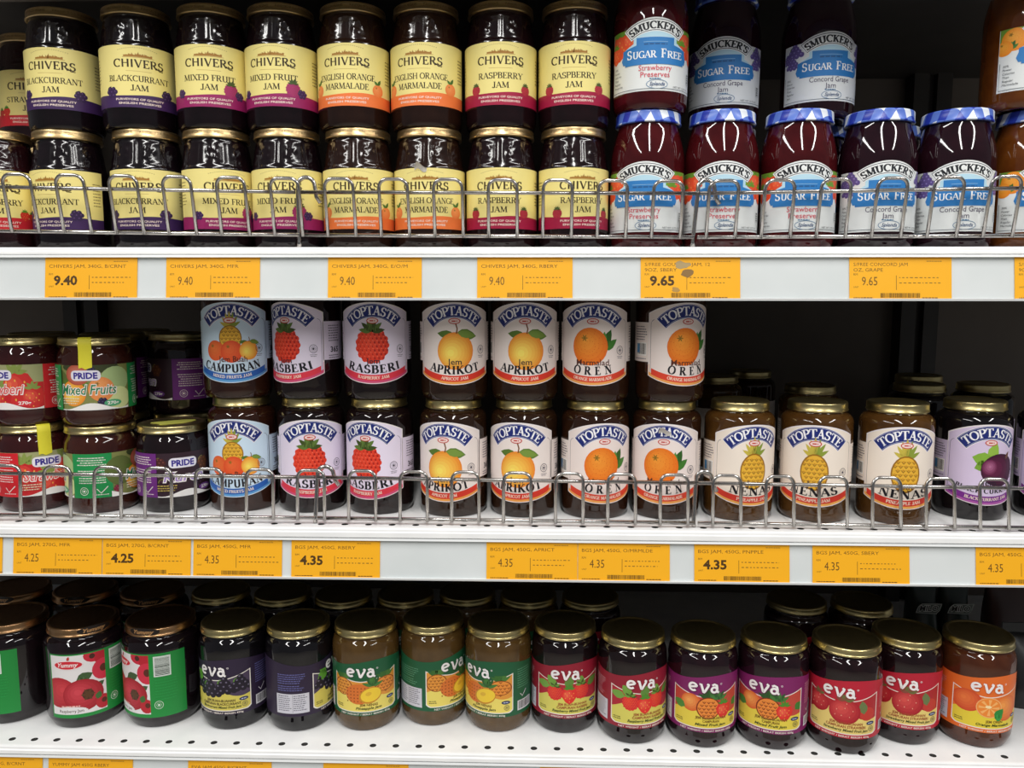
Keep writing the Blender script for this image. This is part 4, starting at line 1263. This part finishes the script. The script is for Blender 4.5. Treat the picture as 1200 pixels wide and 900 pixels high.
price_tag(SHELF3, -.5793, .0927, D3, 'YUMMY JAM 450G, B/CRNT', '6.20', True, 'top of an orange ticket at the bottom left corner of the photo')
price_tag(SHELF3, -.4799, .0929, D3, 'YUMMY JAM 450G RBERY', '6.20', True, 'top of an orange ticket for raspberry jam, below the green labelled jars')
price_tag(SHELF3, -.3273, .0910, D3, 'EVA JAM 450G B/CRNT', '5.20', True, 'top of an orange ticket at the bottom edge, below the blackcurrant jars')
price_tag(SHELF3, -.1796, .0918, D3, 'EVA JAM 450G PNPPLE', '5.20', True, 'top of an orange ticket at the bottom edge, below the pineapple jars')
price_tag(SHELF3, .0542, .0938, D3, 'EVA JAM 450G RBERY', '5.20', True, 'top of an orange ticket at the bottom edge, below the raspberry jars')

# ---------------------------------------------------------------- jars on the shelves
HC, HS, HT, HP = H['chivers'], H['smucker'], H['top'], H['pride']
TOP_LOW = [
 ('chivers', 'strawberry', -.5745, .0560, 0, 26, 'red banded strawberry jam jar, at the left end of the upper shelf'),
 ('chivers', 'blackcurrant', -.4990, .0600, 0, -6, 'purple banded blackcurrant jam jar in the lower row, half hidden by the strawberry jar'),
 ('chivers', 'blackcurrant', -.4122, .0580, 0, 6, 'purple banded blackcurrant jam jar in the lower row, left of the mixed fruit jars'),
 ('chivers', 'mixed', -.3376, .0580, 0, 37, 'magenta banded mixed fruit jam jar in the lower row, right next to a blackcurrant jar'),
 ('chivers', 'mixed', -.2624, .0580, 0, 0, 'magenta banded mixed fruit jar in the lower row, behind the curled end of wire'),
 ('chivers', 'orange', -.1870, .0580, 0, 6, 'cream labelled orange marmalade jar with untorn label, lower row on the upper shelf'),
 ('chivers', 'orange', -.1117, .0580, 0, 0, 'cream labelled orange marmalade jar with a torn label top, lower row'),
 ('chivers', 'raspberry', -.0358, .0580, 0, -2, 'crimson banded raspberry jam jar in the lower row, next to the torn marmalade label'),
 ('chivers', 'raspberry', .0390, .0580, 0, 14, 'crimson banded raspberry jam jar in the lower row, next to the checked-lid jars'),
 ('smucker', 'strawberry', .1162, .0560, 0, -12, 'strawberry preserves jar with checked lid in the lower row, leftmost of three'),
 ('smucker', 'strawberry', .1922, .0550, 0, -7, 'strawberry preserves jar with checked lid in the lower row, middle of three'),
 ('smucker', 'strawberry', .2710, .0550, 0, -6, 'strawberry preserves jar with checked lid in the lower row, rightmost of three'),
 ('smucker', 'grape', .3524, .0560, 0, -4, 'grape jam jar with checked lid in the lower row, beside the strawberry preserves'),
 ('smucker', 'grape', .4310, .0560, 0, -11, 'grape jam jar with checked lid in the lower row, beside the orange jar'),
 ('smucker', 'orange', .5093, .0580, 0, 5, 'checked lid orange marmalade jar, lower row, cut off by the right edge'),
]
TOP_UP = [
 ('chivers', 'blackcurrant', -.4998, .0640, HC, 8, 'purple banded blackcurrant jam jar in the upper row, in front of the strawberry jar'),
 ('chivers', 'blackcurrant', -.4172, .0580, HC, 26, 'purple banded blackcurrant jam jar in the upper row, left of the mixed fruit jars'),
 ('chivers', 'mixed', -.3383, .0580, HC, 15, 'magenta banded mixed fruit jam jar in the upper row, left of two'),
 ('chivers', 'mixed', -.2652, .0580, HC, 0, 'magenta banded mixed fruit jam jar in the upper row, right of two'),
 ('chivers', 'orange', -.1898, .0580, HC, -1, 'orange banded marmalade jar in the upper row, left of two'),
 ('chivers', 'orange', -.1139, .0580, HC, -5, 'orange banded marmalade jar in the upper row, right of two'),
 ('chivers', 'raspberry', -.0367, .0580, HC, 2, 'crimson banded raspberry jam jar in the upper row, left of two'),
 ('chivers', 'raspberry', .0393, .0580, HC, -3, 'crimson banded raspberry jam jar in the upper row, right of two'),
 ('smucker', 'strawberry', .1169, .0560, HS, 0, 'strawberry preserves jar with blue panel stacked in the upper row'),
 ('smucker', 'orange', .4950, .0580, HS, 14, 'orange marmalade jar in the upper row, cut off at the right edge'),
]
TOP_BACK = [
 ('chivers', 'strawberry', -.5820, .1420, HC, 24, 'strawberry jam jar with red band set back at the upper left corner'),
 ('smucker', 'grape', .2065, .1150, HS, -15, 'grape jam jar set back in shadow beside the upper strawberry preserves'),
 ('smucker', 'grape', .3033, .1020, HS, 1, 'grape jam jar set back in the upper row, next to the empty dark space'),
]
BEHIND_TOP = [
 ('chivers', 'strawberry', -.5820, .1460, 0, 20, 'jar in the second row carrying the set-back strawberry jar'),
 ('smucker', 'grape', .2146, .1370, 0, 0, 'second-row jar carrying the left of the two set-back grape jars'),
 ('smucker', 'grape', .3152, .1360, 0, 0, 'second-row jar carrying the right of the two set-back grape jars'),
 ('smucker', 'grape', .3960, .1350, 0, 10, 'second-row jar whose checked lid shows between the two lower grape jars'),
]
MID_LOW = [
 ('pride', 'strawberry', -.6503, .0800, 0, 72, 'squat strawberry jar cut off by the left edge, lower row of the middle shelf'),
 ('pride', 'strawberry', -.5712, .0807, 0, 50, 'squat strawberry jar with yellow tape in the lower row of the middle shelf'),
 ('pride', 'mixed', -.4916, .0772, 0, -85, 'squat jar turned to show its green side panel, lower row of the middle shelf'),
 ('pride', 'currant', -.4118, .0830, 0, 39, 'squat currant jar with a yellow sticker on its lid, middle shelf'),
 ('top', 'campuran', -.3332, .0890, 0, 2, 'blue labelled mixed fruits jam jar in the lower row of the middle shelf'),
 ('top', 'rasberi', -.2540, .0880, 0, 13, 'raspberry jam jar facing front in the lower row, next to the blue labelled jar'),
 ('top', 'rasberi', -.1748, .0840, 0, -14, 'raspberry jam jar turned left in the lower row, next to the apricot jars'),
 ('top', 'aprikot', -.0905, .0770, 0, -12, 'apricot jam jar in the lower row, left of two'),
 ('top', 'aprikot', -.0119, .0770, 0, -12, 'apricot jam jar in the lower row, right of two'),
 ('top', 'oren', .0670, .0745, 0, 12, 'orange marmalade jar with arched label in the lower row, left of two'),
 ('top', 'oren', .1454, .0740, 0, -13, 'orange marmalade jar with arched label torn at the top, lower row, right of two'),
 ('top', 'nenas', .2244, .0710, 0, 11, 'pineapple jam jar with arched label, left of three on the middle shelf'),
 ('top', 'nenas', .3071, .0680, 0, -20, 'pineapple jam jar with arched label, middle of three on the middle shelf'),
 ('top', 'nenas', .3904, .0625, 0, -7, 'pineapple jam jar with arched label, right of three on the middle shelf'),
 ('top', 'blackcurrant', .4832, .0820, 0, -1, 'blackcurrant jam jar with lilac label and purple fruit on the middle shelf'),
 ('top', 'blackcurrant', .5713, .0780, 0, -23, 'lilac labelled jar cut off by the right edge, middle shelf'),
]
MID_UP = [
 ('pride', 'strawberry', -.5725, .0800, HP, -13, 'squat strawberry jar with red side panel, stacked at the left edge, middle shelf'),
 ('pride', 'mixed', -.4930, .0780, HP, 13, 'squat mixed fruits jar with yellow tape stacked in the upper row'),
 ('top', 'campuran', -.3352, .0870, HT, 10, 'blue labelled mixed fruits jam jar stacked in the upper row'),
 ('top', 'rasberi', -.2554, .0865, HT, -22, 'raspberry jam jar turned left, stacked beside the upper blue labelled jar'),
 ('top', 'rasberi', -.1761, .0840, HT, 4, 'raspberry jam jar facing front, stacked next to the upper apricot jars'),
 ('top', 'aprikot', -.0890, .0770, HT, 6, 'apricot jam jar in the upper row, left of two'),
 ('top', 'aprikot', -.0113, .0770, HT, 1, 'apricot jam jar in the upper row, right of two'),
 ('top', 'oren', .0662, .0745, HT, -9, 'orange marmalade jar with arched label stacked in the upper row, facing front'),
 ('top', 'oren', .1469, .0740, HT, 20, 'orange marmalade jar turned to show its barcode, right end of the stacked row'),
]
MID_BACK = [
 ('pride', 'currant', -.4346, .1650, HP, -60, 'dark currant jar with purple side panel set back beside the upper blue labelled jar'),
 ('pride', 'currant', -.5250, .2450, HP, -58, 'dark jar barely visible behind the set-back currant jar'),
 ('pride', 'currant', -.6050, .1600, HP, 0, 'jar behind the upper squat strawberry jar, only its lid showing'),
 ('pride', 'currant', -.5170, .1600, HP, 0, 'jar behind the upper taped mixed fruits jar, only its lid showing'),
]
BEHIND_MID = [
 ('pride', 'currant', -.6050, .1630, 0, 0, 'second-row squat jar under the lid-only jar at the left end'),
 ('pride', 'currant', -.5180, .1630, 0, 0, 'second-row squat jar behind the green side panel jar'),
 ('pride', 'currant', -.4346, .1690, 0, 0, 'second-row squat jar carrying the set-back currant jar'),
 ('pride', 'currant', -.5250, .2480, 0, 0, 'third-row squat jar carrying the barely visible dark jar'),
 ('top', 'nenas', .2565, .3300, 0,180, 'dark gold-lidded jar far back beside the last stacked marmalade jar'),
 ('top', 'oren', .3250, .4050, 0,180, 'dark gold-lidded jar against the back panel, behind the pineapple jars'),
 ('top', 'nenas', .3504, .2171, 0,180, 'second-row jar whose lid shows behind the middle pineapple jar'),
 ('top', 'blackcurrant', .4986, .2402, 0,180, 'jar whose lid shows behind the purple-fruit jar, left of two'),
 ('top', 'blackcurrant', .5500, .3500, 0,180, 'jar far back behind the purple-fruit jar, against the upright'),
 ('top', 'blackcurrant', .5816, .2434, 0,180, 'jar whose lid shows behind the purple-fruit jar, right of two'),
]
LOW = [
 ('yummy', '', -.6110, .0780, 0, -33, 'wide dark jar turned away, green label edge, left end of the lowest shelf'),
 ('yummy', '', -.5224, .0725, 0, 38, 'wide raspberry jar with white and green label facing front, lowest shelf'),
 ('yummy', '', -.4332, .0765, 0, -13, 'wide raspberry jar turned to show its green barcode panel, lowest shelf'),
 ('eva', 'blackcurrant', -.3463, .0705, 0, -11, 'blackcurrant jar with grape picture and white logo, lowest shelf'),
 ('eva', 'blackcurrant', -.2695, .0692, 0, 96, 'blackcurrant jar turned to show its purple text and white table, lowest shelf'),
 ('eva', 'pineapple', -.1932, .0730, 0, 9, 'pineapple jar with green label facing front, leftmost of three on the lowest shelf'),
 ('eva', 'pineapple', -.1170, .0855, 0, 52, 'pineapple jar turned right, middle of three on the lowest shelf'),
 ('eva', 'pineapple', -.0407, .0750, 0, -30, 'pineapple jar turned left, rightmost of three on the lowest shelf'),
 ('eva', 'raspberry', .0356, .0750, 0, 6, 'raspberry jar with red label facing front, next to the pineapple jars'),
 ('eva', 'raspberry', .1107, .0565, 0, 15, 'raspberry jar with red label turned right, next to the purple labels'),
 ('eva', 'mixed', .1874, .0515, 0, -2, 'mixed fruit jar with purple label, left of two on the lowest shelf'),
 ('eva', 'mixed', .2644, .0500, 0, -23, 'mixed fruit jar with purple label, right of two on the lowest shelf'),
 ('eva', 'strawberry', .3411, .0440, 0, -22, 'strawberry jar with red label standing nearest the shelf edge, lowest shelf'),
 ('eva', 'strawberry', .4147, .0640, 0, -20, 'strawberry jar with red label beside the orange jar, lowest shelf'),
 ('eva', 'orange', .4918, .0600, 0, -4, 'orange marmalade jar with orange label, right end of the lowest shelf'),
]
BEHIND_LOW = []
for k, (x, y, fl, who) in enumerate(((-.6600, .163, 'yummy', 'the leftmost dark jar'), (-.5720, .163, 'yummy', 'the front-facing white and green label'), (-.4840, .160, 'yummy', 'the two green labelled jars'),
        (-.3960, .160, 'blackcurrant', 'the green barcode panel jar'), (-.3160, .157, 'blackcurrant', 'the grape picture jar'), (-.2381, .153, 'blackcurrant', 'the turned blackcurrant jar'), (-.1610, .157, 'pineapple', 'the front-facing pineapple jar'),
        (-.0840, .166, 'pineapple', 'the middle pineapple jar'), (-.0070, .160, 'pineapple', 'the turned-left pineapple jar'), (.0700, .157, 'raspberry', 'the front-facing raspberry jar'), (.3226, .152, 'strawberry', 'the jar nearest the edge'), (.3993, .1466, 'strawberry', 'the strawberry jar beside the orange one'))):
    fam = 'yummy' if fl == 'yummy' else 'eva'
    BEHIND_LOW.append((fam, '' if fam == 'yummy' else fl, x, y, 0, 10*(k % 3)-10, 'rear jar on the lowest shelf, lid showing behind ' + who))
BY = {}
for shelf, rows, far in ((SHELF1, TOP_LOW, 0), (SHELF1, TOP_UP, 0), (SHELF1, TOP_BACK, 0), (SHELF1, BEHIND_TOP, 1), (SHELF2, MID_LOW, 0), (SHELF2, MID_UP, 0),
                         (SHELF2, MID_BACK, 0), (SHELF2, BEHIND_MID, 1), (SHELF3, LOW, 0), (SHELF3, BEHIND_LOW, 1)):
    for fam, fl, x, y, z, rot, lab in rows:
        BY[lab] = place_jar(fam, fl, x, y, shelf+z, rot, lab, bool(far))

def jar_with(text):
    return next(o for l, o in BY.items() if text in l)
def add_part(jar, name, me, label):
    o = new_obj(name, me, jar); o['label'] = label
    return o
j = jar_with('squat strawberry jar with yellow tape')
add_part(j, 'tape_strip', tape_mesh('pride', math.radians(15)-j.rotation_euler.z + math.radians(33)), 'yellow tape over the lid')
j = jar_with('squat mixed fruits jar with yellow tape')
add_part(j, 'tape_strip', tape_mesh('pride', math.radians(14)-j.rotation_euler.z), 'yellow tape over the lid')
j = jar_with('squat strawberry jar cut off')
add_part(j, 'tape_strip', tape_mesh('pride', math.radians(70)-j.rotation_euler.z), 'yellow tape over the lid')
# yellow-green sticker left on the currant jar's lid
j = jar_with('yellow sticker on its lid')
pts = [(.027*math.cos(t)*(.8+.2*math.sin(3*t+1)), .020*math.sin(t)*(.8+.2*math.cos(2*t))) for t in [2*PI*i/24 for i in range(24)]]
v = [(x, y, HP-.0010+dz) for dz in (0, .0003) for x, y in pts]
f = [tuple(range(24, 48)), tuple(range(23, -1, -1))] + [(i, (i+1) % 24, 24+(i+1) % 24, 24+i) for i in range(24)]
o = add_part(j, 'sticker', mesh_from('sticker', v, f, [m_sticker], smooth=False), 'yellow-green sticker on the lid')
j = jar_with('torn label top')
add_part(j, 'torn_flake', flake_mesh(RAD['chivers'], -.12, .0775), 'curled scrap of torn paper')
j = jar_with('label torn at the top')
add_part(j, 'torn_flake', flake_mesh(RAD['top'], .02, .094), 'curled scrap of torn paper')

# ---------------------------------------------------------------- packs at the far right of the lowest shelf
def pouch(name, x, y, w, d, h, c, label, group, logo, rz=0.0):
    t = thing(name, label, 'pack', (x, y, SHELF3), rz, group)
    v, f = [], []
    n, K = 24, 14
    for i in range(K+1):
        s = i/K
        ww = w/2*(1 - .04*math.sin(s*PI))
        dd = d/2*(max(.02, math.sin(min(1, (1-s)*1.25)*PI/2)) if s > .25 else .75+s)
        for k in range(n):
            a = 2*PI*k/n
            cx = math.copysign(abs(math.cos(a))**.5, math.cos(a)); sy = math.copysign(abs(math.sin(a))**.8, math.sin(a))
            v.append((ww*cx, dd*sy + .0015*math.sin(7*s+3*cx), h*s))
    for i in range(K):
        for k in range(n):
            k2 = (k+1) % n
            f.append((i*n+k, i*n+k2, (i+1)*n+k2, (i+1)*n+k))
    f.append(tuple(range(n))[::-1]); f.append(tuple(K*n+k for k in range(n)))
    body = new_obj('pouch_body', mesh_from('pouch_body', v, f, [noisy('film_'+c.lstrip('#'), c, c, 20, .35)]), t)
    mb = MB(); mb.box(-w/2, w/2, -.0008, .0008, h-.002, h+.012)
    mb.build('seal', [mat(c)], t)
    if logo:
        a = Art(None)
        K = .72
        a.poly([(x*K, y*K) for x, y in ((-24, 0), (-20, 12), (-13, 18), (24, 18), (20, 4), (14, -2))], '#9a9f9a')
        a.poly([(x*K, y*K) for x, y in ((-22, 1), (-18.5, 11), (-12.5, 16.4), (22, 16.4), (18.6, 5), (13.6, -.8))], '#565e58')
        a.text('MILO', 0, 2.6, 7.6, '#c4c8c2', w=26, bold=.07, shear=.15)
        a.text('MILO', 0, 2.8, 7.2, '#140d0a', w=25, bold=.02, shear=.15)
        me = a.mesh('logo', None)
        o = new_obj('logo', me, body, (0, -d/2-.0016, h*.60))
        o['label'] = 'dark lettering on a pale outlined badge'
    return t
pouch('drink_pack', .528, .26, .040, .04, .108, '#1c2a22', 'left of two dark green drink packs with a badge, back right of lowest shelf', 'dark green drink packs', True)
pouch('drink_pack', .570, .26, .040, .04, .108, '#1c2a22', 'right of two dark green drink packs with a badge, back right of lowest shelf', 'dark green drink packs', True)
pouch('drink_pack', .640, .255, .060, .045, .11, '#43302c', 'dull brown pack in the shadow at the right edge behind the orange jar', 'dark packs at the right end', False)
pouch('drink_pack', .600, .135, .075, .06, .085, '#17181a', 'black bag in the shadow right of the orange jar on the lowest shelf', 'dark packs at the right end', False)
bpy.data.objects.remove(FO)
